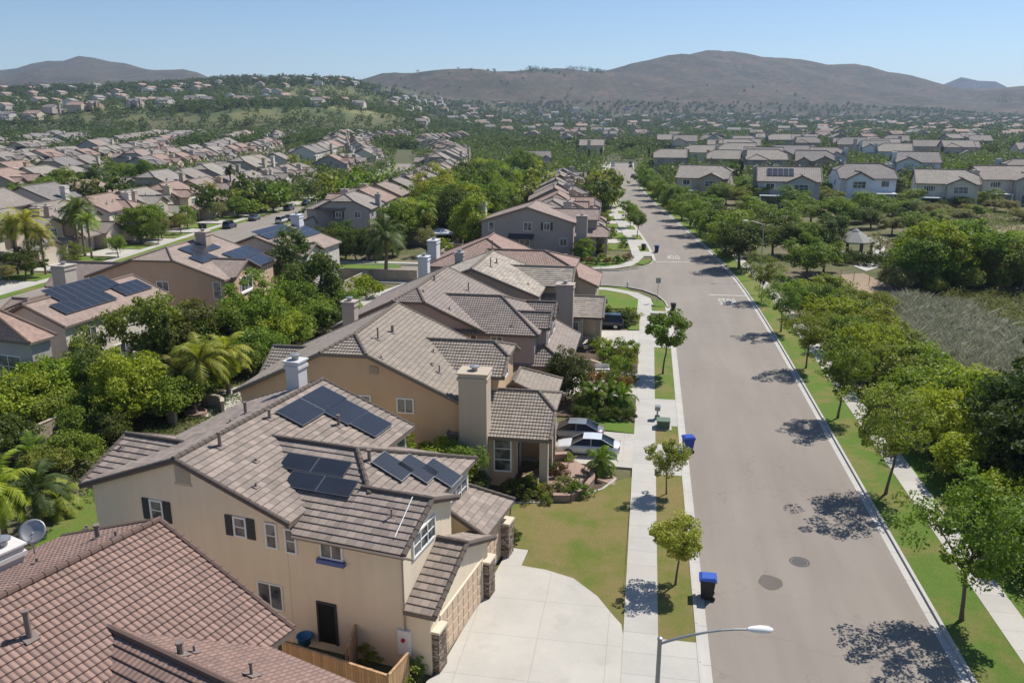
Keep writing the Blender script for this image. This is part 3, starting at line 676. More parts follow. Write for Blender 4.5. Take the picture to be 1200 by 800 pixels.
def tree(kind, x, y, label, cat='tree', scale=1., tint=(.085, .12, .035), group=None, z=None, rot=None, name=None, sz=None):
    _tc[0] += 1; rn = random.Random(_tc[0] * 7 + 3)
    v = KIND[kind][_tc[0] % len(KIND[kind])]
    if z is None: z = T(x, y)
    s = scale
    r = empty(name or {'bush': 'shrub', 'hedge': 'hedge', 'ivy': 'shrub'}.get(kind, 'tree'), (x, y, z), rn.random() * 6.28 if rot is None else rot, label, cat, group, (s, s, sz or s * rn.uniform(.92, 1.1)))
    j = rn.uniform(.86, 1.16); j2 = rn.uniform(.92, 1.1)
    if v[1] is None:                         # far tree: one mesh
        COL.objects.unlink(r); bpy.data.objects.remove(r)
        o = link(bpy.data.objects.new(name or 'tree', v[0])); o.location = (x, y, z); o.rotation_euler.z = rn.random() * 6.28; o.scale = (s, s, sz or s * rn.uniform(.85, 1.2))
        o.color = (tint[0] * j * j2, tint[1] * j, tint[2] * j, 1); return tag(o, label, cat, group)
    cr = link(bpy.data.objects.new('crown' if kind not in ('bush', 'hedge') else 'foliage', v[0])); cr.parent = r; cr.color = (tint[0] * j * j2, tint[1] * j, tint[2] * j, 1)
    tk = link(bpy.data.objects.new('trunk' if kind not in ('bush', 'hedge') else 'stem', v[1])); tk.parent = r
    return r
def far_kind(name, seeds, rx, rz, zc, ncl, nper, clr, leaf, shape='ball', up=.5):
    out = []
    for sd in range(seeds):
        rng = np.random.default_rng(sum(map(ord, name)) + sd * 31)
        p, od, c = crown_pts(rng, rx, rz, ncl, nper, clr, shape); p[:, 2] = np.maximum(p[:, 2] + zc, .1)
        m = MB(); m.tube([(0, 0, -.5), (0, 0, zc)], [.2, .12], 5)
        out.append((leaves_mesh(name, p, od, leaf, rng, .7, up, ('foliage', 'bark'), (m.v, m.f)), None))
    KIND[name] = out
def palm_kind(name, seeds, h, nf, fl, droop, lw=.035, tr=.16):
    out = []
    for sd in range(seeds):
        rng = np.random.default_rng(sum(map(ord, name)) + sd * 17); m = MB()
        for i in range(nf):
            az = i * 2.399 + rng.normal() * .15; el = 1.35 - 1.75 * (i / nf) + rng.normal() * .1
            L = fl * rng.uniform(.85, 1.1); pts = []; d = Vector((math.cos(az) * math.cos(el), math.sin(az) * math.cos(el), math.sin(el))); p = Vector((0, 0, h))
            ns = 11
            for k in range(ns + 1):
                pts.append(p.copy()); p = p + d * (L / ns); d = (d + Vector((0, 0, -droop / ns * (1 + k * .22)))).normalized()
            side = Vector((-math.sin(az), math.cos(az), 0))
            for k in range(ns):
                a, b = pts[k], pts[k + 1]; w = L * .24 * math.sin(PI * min(1, (k + 1.2) / (ns + 1))) ** .7; dr = (b - a).normalized()
                m.poly([a + side * .02, b + side * .015, b - side * .015, a - side * .02])
                for sg in (-1, 1):
                    for q in (0, .33, .66):
                        o = a.lerp(b, q); tip = o + side * sg * w * rng.uniform(.85, 1.1) + dr * w * .55 + Vector((0, 0, -w * rng.uniform(.25, .6)))
                        m.poly([o, o + dr * lw * 2.6, tip])
        cr = m.mesh(name + '_crown', 'foliage')
        t = MB(); t.tube([(rng.normal() * .05, 0, -.1), (0, 0, h * .3), (rng.normal() * .08, 0, h * .7), (0, 0, h)], [tr * 1.25, tr, tr * .92, tr * .9], 9)
        for i in range(10): a = i * 2.4; t.tube([(0, 0, h - .35), (math.cos(a) * .3, math.sin(a) * .3, h + .2)], [tr * .5, .03], 5)
        out.append((cr, t.mesh(name + '_trunk', 'palm_bark')))
    KIND[name] = out
def make_kinds():
    tree_kind('street', 4, 2.95, 1.95, 4.4, 84, 110, .55, .165, 2.5, .085, 'vase', .5, nl=9, lean=.3)
    tree_kind('sapling', 3, 1.15, 1.0, 2.6, 62, 110, .33, .125, 1.7, .05, 'ball', .5, nl=7, lean=.15)
    tree_kind('broad', 4, 2.5, 2.1, 3.6, 85, 110, .72, .24, 1.9, .15, 'ball', .55, nl=7)
    tree_kind('dense', 3, 2.3, 2.2, 2.9, 120, 90, .62, .22, 1.2, .14, 'ball', .45, nl=5)
    tree_kind('thicket', 4, 2.3, 1.6, 1.9, 95, 95, .62, .21, .9, .08, 'dome', .6, nl=9)
    tree_kind('airy', 3, 2.2, 1.8, 3.4, 44, 80, .55, .19, 2., .09, 'ball', .5, nl=10)
    tree_kind('bush', 4, .95, .7, .62, 34, 60, .28, .13, .25, .04, 'dome', .5, nl=5)
    tree_kind('cypress', 2, .8, 3.2, 3.3, 70, 60, .35, .2, .4, .1, 'cone', .3, nl=2, lean=.02)
    far_kind('far_round', 5, 2.6, 2.2, 3.2, 36, 16, .8, .62)
    far_kind('far_dome', 4, 3., 1.9, 2.2, 40, 16, .9, .68, 'dome')
    far_kind('far_cypress', 2, .8, 3.4, 3.5, 30, 14, .4, .5, 'cone', .2)
    palm_kind('feather_palm', 2, 3.4, 26, 2.5, 1.15)
    palm_kind('tall_palm', 2, 8.6, 34, 1.9, 1.3, .05, .17)
    palm_kind('queen_palm', 2, 5.8, 24, 2.7, 1.2, .035, .14)
    palm_kind('low_palm', 2, .7, 24, 1.75, 1.05, .035, .16)
def scatter_stuff(name, pts, size, rng, label, tint, cat='plants', up=None, aspect=.5):
    up = (2.2 if name == 'grass_tufts' else .6) if up is None else up
    od = np.zeros_like(pts); od[:, 2] = .4
    o = link(bpy.data.objects.new(name, leaves_mesh(name, pts, od, size, rng, aspect, up))); o.color = (*tint, 1)
    return tag(o, label, cat, None, 'stuff')
def in_poly(x, y, P_):
    c = np.zeros(len(x), bool)
    for i in range(len(P_)):
        (x0, y0), (x1, y1) = P_[i], P_[i - 1]
        k = ((y0 > y) != (y1 > y)) & (x < (x1 - x0) * (y - y0) / ((y1 - y0) or 1e-9) + x0); c ^= k
    return c
def rand_poly(rng, P_, n):
    xs = [p[0] for p in P_]; ys = [p[1] for p in P_]; X = np.zeros(0); Y = np.zeros(0)
    while len(X) < n:
        x = rng.uniform(min(xs), max(xs), n * 2); y = rng.uniform(min(ys), max(ys), n * 2); k = in_poly(x, y, P_)
        X = np.append(X, x[k]); Y = np.append(Y, y[k])
    return X[:n], Y[:n]

# ---------------------------------------------------------------- street furniture, cars
def car(x, y, rot, color, label, group=None, kind='sedan', z=.0, cat='car'):
    r = empty('parked_car', (x, y, z), rot, label, cat, group)
    L, Wd = (4.75, .91) if kind == 'sedan' else (4.7, .95)
    b = MB()                                  # body: rings along the length (+x is the nose)
    st = [(-1., .50, .62, .86, .72), (-.96, .36, .74, .97, .88), (-.72, .22, .90, 1.02, .97), (-.40, .20, .92, .97, 1.), (.0, .20, .92, .95, 1.), (.34, .20, .90, .95, 1.), (.62, .20, .84, .90, .98), (.90, .24, .70, .80, .92), (.985, .36, .58, .68, .82), (1., .44, .52, .58, .70)]
    if kind != 'sedan': st = [(t, a, bb * 1.12, c * 1.12, w) for t, a, bb, c, w in st]
    rings = []
    for t, zb, zm, zt, w in st:
        X = t * L / 2; W_ = Wd * w
        rings.append([(X, -W_ * .92, zb), (X, -W_, zm * .62), (X, -W_ * .985, zm), (X, -W_ * .80, zt), (X, 0, zt + .03), (X, W_ * .80, zt), (X, W_ * .985, zm), (X, W_, zm * .62), (X, W_ * .92, zb), (X, 0, zb)])
    for i in range(len(rings) - 1):
        for k in range(10): b.poly([rings[i][k], rings[i][(k + 1) % 10], rings[i + 1][(k + 1) % 10], rings[i + 1][k]][::-1])
    b.poly(rings[0]); b.poly(rings[-1][::-1])
    bo = b.build('body', 'car_paint', r, color, True); md = bo.modifiers.new('Subsurf', 'SUBSURF'); md.levels = md.render_levels = 1
    top = 1.44 if kind == 'sedan' else 1.72
    cab = [(-.80 if kind == 'sedan' else -.96, .98, .74), (-.42 if kind == 'sedan' else -.82, top - .02, .60), (-.1, top, .62), (.16, top - .03, .61), (.52, .93, .74)]
    g = MB(); rf = MB()
    def rg(t, zz, w, dz=0): X = t * L / 2; return [(X, -w * 1.0, zz + dz), (X, 0, zz + dz + .02), (X, w * 1.0, zz + dz)]
    base = [(t, .90, .80) for t in (cab[0][0], cab[1][0], cab[2][0], cab[3][0], cab[4][0])]
    top_r = [rg(*c) for c in cab]; bot = [[(t * L / 2, -.80, .93), (t * L / 2, .80, .93)] for t, _, _ in base]
    for i in range(4):
        A, B = top_r[i], top_r[i + 1]
        g.poly([bot[i][0], bot[i + 1][0], B[0], A[0]]); g.poly([bot[i + 1][1], bot[i][1], A[2], B[2]])
        if i in (0, 3): g.poly([A[0], B[0], B[1], A[1]]); g.poly([A[1], B[1], B[2], A[2]])
        else:
            A2, B2 = [(p[0], p[1] * 1.04, p[2] + .012) for p in A], [(p[0], p[1] * 1.04, p[2] + .012) for p in B]
            rf.poly([A2[0], B2[0], B2[1], A2[1]]); rf.poly([A2[1], B2[1], B2[2], A2[2]])
    for sg in (0, 2):                         # pillars
        for i, j in ((0, 1), (3, 4)): rf.tube([Vector(top_r[i][sg]), Vector(top_r[j][sg])], .028, 5)
        rf.tube([Vector(top_r[2][sg]), Vector((top_r[2][sg][0], .81 if sg else -.81, .93))], .025, 5)
    g.build('glasshouse', 'car_glass', r); rf.build('roof', 'car_paint', r, color)
    for sx in (-.60, .60):
        for sy in (-1, 1):
            m = MB(); X = sx * L / 2; Yc = sy * Wd * .90
            n = 18
            for k in range(n):
                a, c = 2 * PI * k / n, 2 * PI * (k + 1) / n; P_ = lambda q, rr, yy: (X + rr * math.cos(q), yy, .33 + rr * math.sin(q))
                o_, i_ = Yc + sy * .10, Yc - sy * .12
                m.poly([P_(a, .33, i_), P_(c, .33, i_), P_(c, .33, o_), P_(a, .33, o_)]); m.poly([P_(a, .33, o_), P_(c, .33, o_), P_(c, .22, o_), P_(a, .22, o_)])
            w = m.build('wheel', 'rubber', r)
            m = MB()
            for k in range(n):
                a, c = 2 * PI * k / n, 2 * PI * (k + 1) / n; m.poly([P_(a, .22, o_ - sy * .02), P_(c, .22, o_ - sy * .02), (X, o_ + sy * .01, .33)])
            m.build('rim', 'aluminium', w)
    for sy in (-1, 1):
        m = MB(); m.obox((L / 2 * .93, sy * Wd * .60 - .16, .60), (.10, 0, 0), (0, .32, 0), (0, 0, .11)); m.build('headlight', 'aluminium', r)
        m = MB(); m.obox((-L / 2 * .985, sy * Wd * .60 - .19, .76), (.06, 0, 0), (0, .38, 0), (0, 0, .14)); m.build('tail_light', 'lamp_red', r)
    return r
def bin_(x, y, rot, body, lid, label, s=1., group=None):
    r = empty('wheelie_bin', (x, y, .0), rot, label, 'bin', group, (s, s, s))
    m = MB(); a, b = [(-.25, -.24), (.25, -.24), (.25, .26), (-.25, .26)], [(-.32, -.32), (.32, -.32), (.32, .36), (-.32, .36)]
    for i in range(4): j = (i + 1) % 4; m.poly([(*a[i], .08), (*a[j], .08), (*b[j], 1.0), (*b[i], 1.0)])
    m.poly([(*p, .08) for p in a[::-1]]); m.poly([(*p, 1.0) for p in b])
    m.box(-.345, .345, -.345, -.32, .94, 1.0); m.tube([(-.3, .40, .95), (.3, .40, .95)], .025, 6)
    bo = m.build('body', 'bin_plastic', r, body)
    m = MB(); q = [(-.35, -.37), (.35, -.37), (.35, .40), (-.35, .40)]
    m.prism(q, 1.002, 1.04); m.poly([(-.35, -.37, 1.04), (.35, -.37, 1.04), (.27, -.24, 1.12), (-.27, -.24, 1.12)]); m.poly([(.35, -.37, 1.04), (.35, .40, 1.04), (.27, .34, 1.14), (.27, -.24, 1.12)]); m.poly([(.35, .40, 1.04), (-.35, .40, 1.04), (-.27, .34, 1.14), (.27, .34, 1.14)]); m.poly([(-.35, .40, 1.04), (-.35, -.37, 1.04), (-.27, -.24, 1.12), (-.27, .34, 1.14)]); m.poly([(-.27, -.24, 1.12), (.27, -.24, 1.12), (.27, .34, 1.14), (-.27, .34, 1.14)])
    m.build('lid', 'bin_plastic', r, lid)
    for sx in (-1, 1):
        w = MB(); w.tube([(sx * .30, .27, .11), (sx * .24, .27, .11)], .11, 12); w.build('wheel', 'rubber', r)
    return r
def street_lamp(x, y, h, rot, reach, label):
    r = empty('street_lamp', (x, y, .1), rot, label, 'street lamp')
    m = MB(); m.tube([(0, 0, 0), (0, 0, h * .5), (0, 0, h)], [.10, .085, .07], 12); m.lathe([(.16, 0), (.16, .35), (.11, .42)], 12); m.lathe([(.085, h - .02), (.085, h + .05), (0, h + .09)], 10)
    m.build('pole', 'galvanised', r)
    m = MB(); pts = [(0, 0, h - .18)] + [(reach * t, 0, h - .18 + .62 * math.sin(t * PI * .5) ** .9) for t in (.1, .25, .4, .55, .7, .85, 1.)]
    m.tube(pts, [.045] * 4 + [.036] * 4, 8); a = m.build('arm', 'galvanised', r)
    z = pts[-1][2]; m = MB(); sec = []
    for t, w, hh in ((0, .06, .05), (.12, .12, .09), (.4, .16, .13), (.66, .15, .11), (.8, .05, .05)):
        sec.append([(reach + t, w * math.cos(2 * PI * k / 10), z + hh * math.sin(2 * PI * k / 10) * (1 if k < 5 else .7)) for k in range(10)])
    for i in range(4):
        for k in range(10): m.poly([sec[i][k], sec[i][(k + 1) % 10], sec[i + 1][(k + 1) % 10], sec[i + 1][k]])
    m.poly(sec[-1]); m.build('lamp_head', 'white_trim', r, None, True)
    return r
def sign_post(x, y, h, rot, label, plates):
    r = empty('street_sign', (x, y, .1), rot, label, 'sign')
    m = MB(); m.tube([(0, 0, 0), (0, 0, h)], .035, 8); m.build('post', 'galvanised', r)
    for pl in plates:
        m = MB()
        if pl == 'stop':
            p = [(.38 * math.cos(PI / 8 + k * PI / 4), .38 * math.sin(PI / 8 + k * PI / 4)) for k in range(8)]
            f = [(a, -.04, h - .38 + b) for a, b in p]; g = [(a, -.055, h - .38 + b) for a, b in p]
            m.poly(f[::-1]); m.poly(g)
            for i in range(8): j = (i + 1) % 8; m.poly([g[i], g[j], f[j], f[i]])
            s = m.build('sign_plate', 'sign_red', r)
            c = bpy.data.curves.new('stop_lettering', 'FONT'); c.body = 'STOP'; c.size = .26; c.align_x = 'CENTER'; c.align_y = 'CENTER'; c.extrude = .001; c.materials.append(M['white_trim'])
            tmp = link(bpy.data.objects.new('tmp', c)); me_ = bpy.data.meshes.new_from_object(tmp.evaluated_get(bpy.context.evaluated_depsgraph_get())); bpy.data.objects.remove(tmp); me_.materials.clear(); me_.materials.append(M['white_trim']); o = link(bpy.data.objects.new('lettering', me_)); o.parent = s; o.location = (0, -.059, h - .38); o.rotation_euler = (R(90), 0, 0)
        elif pl == 'plain':
            m.box(-.32, .32, -.055, -.04, h - .75, h - .05); m.build('sign_plate', 'galvanised', r)
        else:
            m.box(-.48, .48, -.012, .012, h + .005, h + .20); m.build('name_plate', 'sign_green', r)
    return r
# ================================================================ the place
make_materials(); simple('stucco_wall', (.47, .39, .30), .92, .25, 1.5, .3); simple('shelter_roof', (.27, .265, .24), .8, .2, 2, .3); simple('fascia_paint', (.17, .135, .11), .75, .15, 3)
make_kinds()
rnd = random.Random(11); rng = np.random.default_rng(5)
def lerp_tab(tab, y):
    if y <= tab[0][1]: return tab[0][0]
    for a, b in zip(tab, tab[1:]):
        if y <= b[1]: return a[0] + (b[0] - a[0]) * (y - a[1]) / (b[1] - a[1])
    return tab[-1][0]
LK = [(3.35, -20), (3.35, 100), (2.6, 118), (1.7, 142), (.4, 161), (-2.1, 183), (-5.6, 216), (-12, 298), (-18, 386), (-22, 480)]
RK = [(15.05, -20), (15.05, 95), (14.6, 118), (14.1, 130), (12.3, 155), (9.2, 183), (5.9, 214), (2.0, 246), (-2., 293), (-6.5, 386), (-9, 480)]
def smooth_tab(tab, step=6.):
    ys = np.arange(tab[0][1], tab[-1][1] + .1, step); xs = np.array([lerp_tab(tab, y) for y in ys])
    k = np.ones(5) / 5; xp = np.pad(xs, 2, mode='edge'); xs2 = np.convolve(xp, k, 'valid'); return [(float(a), float(b)) for a, b in zip(xs2, ys)]
LKs, RKs = smooth_tab(LK), smooth_tab(RK)
lk = lambda y: lerp_tab(LKs, y)
rk = lambda y: lerp_tab(RKs, y)
LS = [(-81, 60), (-82, 110), (-90, 180), (-93, 240), (-103, 320), (-120, 400), (-150, 500), (-190, 620)]
ls = lambda y: lerp_tab(LS, y)
def sheet(name, P_, z, mat): m = MB(); m.prism([tuple(p) for p in P_], z - .03, z, 0, False); return struct(name, m, mat)
def slab(name, P_, z0, z1, mat, kind='structure'): m = MB(); m.prism([tuple(p) for p in P_], z0, z1, 0, False); return struct(name, m, mat)
def strip(name, tab, o0, o1, z0, z1, mat, y0=None, y1=None):
    m = MB(); pts = [p for p in tab if (y0 is None or p[1] >= y0) and (y1 is None or p[1] <= y1)]
    if y0 is not None: pts = [(lerp_tab(tab, y0), y0)] + pts
    if y1 is not None: pts = pts + [(lerp_tab(tab, y1), y1)]
    pts = [p for i, p in enumerate(pts) if i == 0 or p[1] - pts[i - 1][1] > 1e-4]
    for a, b in zip(pts, pts[1:]):
        q = [(a[0] + o0, a[1]), (a[0] + o1, a[1]), (b[0] + o1, b[1]), (b[0] + o0, b[1])]
        m.poly([(x, y, z1) for x, y in q])
        for i, j in ((1, 2), (3, 0)): m.poly([(*q[i], z0), (*q[j], z0), (*q[j], z1), (*q[i], z1)])
    for p, s in ((pts[0], 1), (pts[-1], -1)): m.poly([(p[0] + (o0 if s > 0 else o1), p[1], z0), (p[0] + (o1 if s > 0 else o0), p[1], z0), (p[0] + (o1 if s > 0 else o0), p[1], z1), (p[0] + (o0 if s > 0 else o1), p[1], z1)])
    return struct(name, m, mat)
U = lambda *pts, z=0.: [un(x, y, z) for x, y in pts]

# ---- terrain: one sheet to the hills
def terrain():
    az = np.radians(np.linspace(-78, 78, 190)); rr = np.concatenate([np.linspace(2, 420, 30), np.linspace(440, 1700, 90), np.linspace(1730, 4400, 85)])
    v = []; f = []
    for r in rr:
        for a in az:
            h = a - PSI; x, y = r * math.sin(h), r * math.cos(h); v.append((x, y, T(x, y) - .05))
    n = len(az)
    for i in range(len(rr) - 1):
        for k in range(n - 1): a = i * n + k; f.append((a, a + 1, a + n + 1, a + n))
    me = bpy.data.meshes.new('terrain'); me.from_pydata(v, [], f); me.materials.append(M['terrain_soil']); me.polygons.foreach_set('use_smooth', [True] * len(f))
    tag(link(bpy.data.objects.new('terrain', me)), kind='structure')
terrain()
m = MB()                                     # blue mountain far behind the right-hand hill
ang = [(870, 0), (930, 40), (990, 150), (1040, 230), (1075, 330), (1095, 380), (1120, 470), (1140, 430), (1160, 420), (1190, 300), (1230, 260), (1300, 120), (1400, 0)]
D0 = 5600.
for i in range(len(ang) - 1):
    def P3(px, h, k):
        d = ray(px, HZY); d.z = 0; d.normalize(); q = d * (D0 + k); return (q.x, q.y, h)
    (a, ha), (b, hb) = ang[i], ang[i + 1]
    m.poly([P3(a, 0, 0), P3(b, 0, 0), P3(b, hb * .57, 300), P3(a, ha * .57, 300)]); m.poly([P3(a, ha * .57, 300), P3(b, hb * .57, 300), P3(b, 0, 900), P3(a, 0, 900)])
struct('mountain', m, 'terrain_soil')

# ---- roads, kerbs, pavements
m = MB()
for i in range(len(LKs) - 1):
    a, b, c, d = LKs[i], RKs[i], RKs[i + 1], LKs[i + 1]; m.poly([(*a, .004), (*b, .004), (*c, .004), (*d, .004)])
struct('main_street', m, 'asphalt')
sheet('cross_street', [(6, 119.1), (-82, 119.1), (-82, 130.6), (6, 130.6)], .0, 'asphalt')
sheet('street_corner', [(4, 106), (3.3, 108.5), (2.2, 113), (0, 116.6), (-4, 119.2), (5, 120)], -.002, 'asphalt'); sheet('street_corner.001', [(5, 130), (-9, 130.5), (-4, 131.8), (-1, 134.5), (1, 138.5), (1.8, 143)], -.004, 'asphalt')
m = MB(); LSs = [p for p in smooth_tab(LS)]
for a, b in zip(LSs, LSs[1:]): m.poly([(a[0] - 5.5, a[1], .008), (a[0] + 5.5, a[1], .008), (b[0] + 5.5, b[1], .008), (b[0] - 5.5, b[1], .008)])
struct('west_street', m, 'asphalt')
# left kerb runs (broken by the corner of the cross street)
for nm, y0, y1 in (('kerb', -20, 106), ('kerb.001', 143, 480)):
    strip(nm, LKs, -.17, 0., -.05, .135, 'kerb_concrete', y0, y1); strip('gutter', LKs, .0, .42, -.02, .010, 'kerb_concrete', y0, y1)
strip('kerb', RKs, .0, .17, -.05, .135, 'kerb_concrete'); strip('gutter', RKs, -.42, .0, -.02, .010, 'kerb_concrete')
def curve_kerb(P_):
    m = MB()
    for a, b in zip(P_, P_[1:]):
        d = Vector((b[0] - a[0], b[1] - a[1])).normalized(); n = Vector((-d.y, d.x)) * .17
        q = [a, b, (b[0] + n.x, b[1] + n.y), (a[0] + n.x, a[1] + n.y)]; m.poly([(*p, .135) for p in q]); m.poly([(*a, -.05), (*b, -.05), (*b, .135), (*a, .135)])
    struct('kerb', m, 'kerb_concrete')
curve_kerb([(3.35, 106), (3.0, 109.5), (2.0, 113.3), (0, 116.6), (-2, 118.2), (-5, 119.1), (-70, 119.1)]); curve_kerb([(-76, 130.6), (-9, 130.6), (-4, 131.8), (-1, 134.5), (1, 138.5), (1.66, 143)])
# left pavement, verge
strip('sidewalk', LKs, -3.6, -1.95, -.05, .12, 'concrete', -5, 107); strip('sidewalk', LKs, -3.6, -1.95, -.05, .12, 'concrete', 147, 480)
slab('sidewalk', [(-.25, 107), (1.4, 107), (1.0, 111), (-.8, 114.6), (-5, 117.4), (-70, 117.4), (-70, 115.8), (-5.4, 115.8), (-2.2, 113.4), (-.6, 110)], -.05, .12, 'concrete'); slab('sidewalk', [(-70, 132.2), (-9, 132.2), (-5, 133.2), (-2.4, 136), (-1.2, 140), (-.2, 147), (-1.9, 147), (-3, 141), (-4.2, 137.3), (-6.4, 135), (-9.4, 133.8), (-70, 133.8)], -.05, .12, 'concrete')
grass_runs = [(34.2, 53.), (58.5, 62.5), (69, 86.), (93, 97.), (101, 106.)]; cc = -5
for a, b in grass_runs:
    strip('verge_grass', LKs, -1.95, -.17, -.05, .10, 'lawn_dry_grass' if a < 60 else 'verge_grass', a, b)
    strip('driveway_apron', LKs, -1.95, -.17, -.05, .115, 'concrete', cc, a); cc = b
strip('driveway_apron', LKs, -1.95, -.17, -.05, .115, 'concrete', cc, 106.)
cc = 147
for k in range(20):
    a = 152 + k * 15.5; strip('verge_grass', LKs, -1.95, -.17, -.05, .10, 'verge_grass', a, a + 7.); strip('driveway_apron', LKs, -1.95, -.17, -.05, .115, 'concrete', cc, a); cc = a + 7.
slab('verge_grass', [(3.15, 106), (1.45, 106.5), (1.2, 110.5), (2.6, 110.)], -.05, .10, 'verge_grass')
slab('verge_grass', [(1.5, 143), (-1, 143), (-1.6, 139), (-.2, 138.2)], -.05, .10, 'verge_grass'); slab('verge_grass', [(-9, 131), (-9, 132.2), (-20, 132.2), (-20, 131)], -.05, .10, 'verge_grass')
# right verge and pavement
strip('verge_grass', RKs, .17, 2.75, -.05, .10, 'verge_grass', -20, 400); strip('sidewalk', RKs, 2.75, 4.25, -.05, .12, 'concrete', -20, 400); strip('verge_grass', RKs, 4.25, 6.2, -.05, .09, 'lawn_green_grass', -20, 60)
# west street pavements
for o0, o1, z, mt, nm in ((-7.3, -5.5, .10, 'verge_grass', 'verge_grass'), (5.5, 7.3, .10, 'verge_grass', 'verge_grass'), (-9., -7.3, .12, 'concrete', 'sidewalk'), (7.3, 8.8, .12, 'concrete', 'sidewalk')): strip(nm, LSs, o0, o1, -.05, z, mt, 134 if o0 > 0 else 70, 480)
# manhole, stain, markings
x, y = un(937, 658); m = MB(); m.lathe([(0, .0), (.42, .0)], 24, 0, (x, y, .012)); m.lathe([(.46, 0), (.56, 0)], 24, 0, (x, y, .011)); tag(m.build('manhole_cover', 'iron'), 'round iron manhole cover in the middle of the near asphalt', 'manhole cover')
x, y = un(903, 682); m = MB(); m.poly([(x + .62 * (1 + .07 * math.sin(k * 1.1)) * math.cos(k * PI / 12), y + .75 * (1 + .08 * math.sin(k * .8 + 1)) * math.sin(k * PI / 12), .009) for k in range(24)]); struct('asphalt_patch', m, 'asphalt_stain')
sheet('stop_line', [(9.1, 115.1), (14.3, 115.1), (14.3, 115.5), (9.1, 115.5)], .012, 'road_paint'); sheet('stop_line', [(1.9, 141.6), (7.6, 142.2), (7.6, 142.6), (1.9, 142.0)], .012, 'road_paint')
sheet('stop_line', [(-7.5, 119.6), (-6.9, 119.6), (-6.9, 124.6), (-7.5, 124.6)], .012, 'road_paint')
def road_text(x, y, rz, w, l):
    c = bpy.data.curves.new('stop_marking', 'FONT'); c.body = 'STOP'; c.size = 1; c.align_x = 'CENTER'; c.align_y = 'CENTER'; c.materials.append(M['road_paint']); c.offset = .012
    o = link(bpy.data.objects.new('road_marking', c)); o.location = (x, y, .013); o.rotation_euler.z = rz; o.scale = (w / 2.6, l / .72, 1); tag(o, kind='structure')
road_text(11.3, 110.8, 0, 2.5, 3.9); road_text(5.0, 147.6, PI + .06, 2.4, 4.)

# ---- front gardens on the left of the street
f10 = R(10)
P1 = (-9.86, 30.2)
def l1(u, v): return (P1[0] + u * math.cos(f10) + v * math.sin(f10), P1[1] - u * math.sin(f10) + v * math.cos(f10))
dw = U((500, 800), (513, 790), (566, 699), (590, 655), (600, 643), (619, 646), (611, 664), (640, 669), (672, 679), (700, 700), (718, 722), (728, 733)) + [(-.25, 34.2), (-.25, 20), (-9, 20)]
o = slab('driveway', dw, -.05, .10, 'driveway_concrete')
slab('lawn', U((594, 640), (600, 590), (640, 588), (690, 582), (712, 567), (741, 560)) + [(-.25, 53), (-.25, 34.3)] + U((727, 733), (717, 722), (699, 700), (671, 679), (640, 669), (612, 664), (620, 646)), -.05, .085, 'lawn_dry_grass')
slab('lawn', [(-12.5, 24), (-9.6, 29.2), (-8.5, 28.8), (-8.3, 20)], -.05, .08, 'lawn_green_grass')
slab('planting_bed', U((560, 600), (556, 560), (640, 548), (700, 545), (718, 566), (690, 582), (640, 588), (600, 590)), -.05, .06, 'mulch')
slab('driveway', [(-9, 54.2), (-.25, 53.8), (-.25, 60.3), (-9, 61)], -.05, .11, 'driveway_concrete')
slab('patio', U((612, 560), (640, 545), (672, 540), (692, 552), (690, 566), (668, 574), (640, 572)), -.05, .14, 'patio_brick')
slab('patio', U((700, 548), (722, 560), (720, 570), (700, 563)), -.05, .10, 'patio_brick')
slab('lawn', [(-4.5, 61.2), (-.25, 60.5), (-.25, 63.3), (-4.5, 63.6)], -.05, .08, 'lawn_green_grass'); slab('planting_bed', [(-7, 63.5), (-.25, 63.3), (-.25, 69), (-7, 69)], -.05, .07, 'mulch')
slab('driveway', [(-8, 69), (-.25, 69), (-.25, 76), (-8, 77)], -.05, .10, 'driveway_concrete'); slab('planting_bed', [(-7, 77), (-.25, 76), (-.25, 84), (-7, 85)], -.05, .07, 'mulch')
slab('driveway', [(-8, 85.5), (-.25, 84.5), (-.25, 93), (-8, 92)], -.05, .10, 'driveway_concrete')
slab('lawn', U((700, 336), (735, 338), (748, 350), (747, 362), (712, 362), (685, 350), (683, 338)), -.05, .09, 'lawn_green_grass'); slab('walkway', U((747, 362), (748, 350), (762, 352), (760, 372), (744, 372)), -.05, .10, 'concrete')
slab('lawn', [(-1.5, 93.4), (-.3, 93.4), (-.3, 97.5), (-2.6, 97.5)], -.05, .09, 'lawn_green_grass')
slab('planting_bed', U((672, 309), (700, 302), (735, 300), (742, 305), (735, 311), (700, 313)), -.05, .07, 'lawn_green_grass')
for k in range(20):                          # further driveways on the left
    y = 147.5 + k * 15.5; x = lk(y) - 3.6
    if k: slab('driveway', [(x - 9, y - 1), (x, y - 1), (lk(y + 5) - 3.6, y + 5), (x - 9, y + 5)], -.05, .10, 'driveway_concrete')
    slab('lawn', [(x - 8, y + 6), (x - .0, y + 6), (lk(y + 14) - 3.6, y + 14), (x - 8, y + 14)], -.05, .08, 'lawn_green_grass' if k % 2 else 'verge_grass')
    for sx in (-1, 1):                       # and along the west street
        if sx > 0 and y < 158: continue
        X = ls(y) + sx * 9.
        slab('driveway', [(X, y), (X + sx * 7, y), (X + sx * 7, y + 6), (X, y + 6)], -.05, .10, 'driveway_concrete'); slab('lawn', [(X, y + 7), (X + sx * 7, y + 7), (X + sx * 7, y + 14), (X, y + 14)], -.05, .08, 'lawn_green_grass' if k % 3 else 'verge_grass')
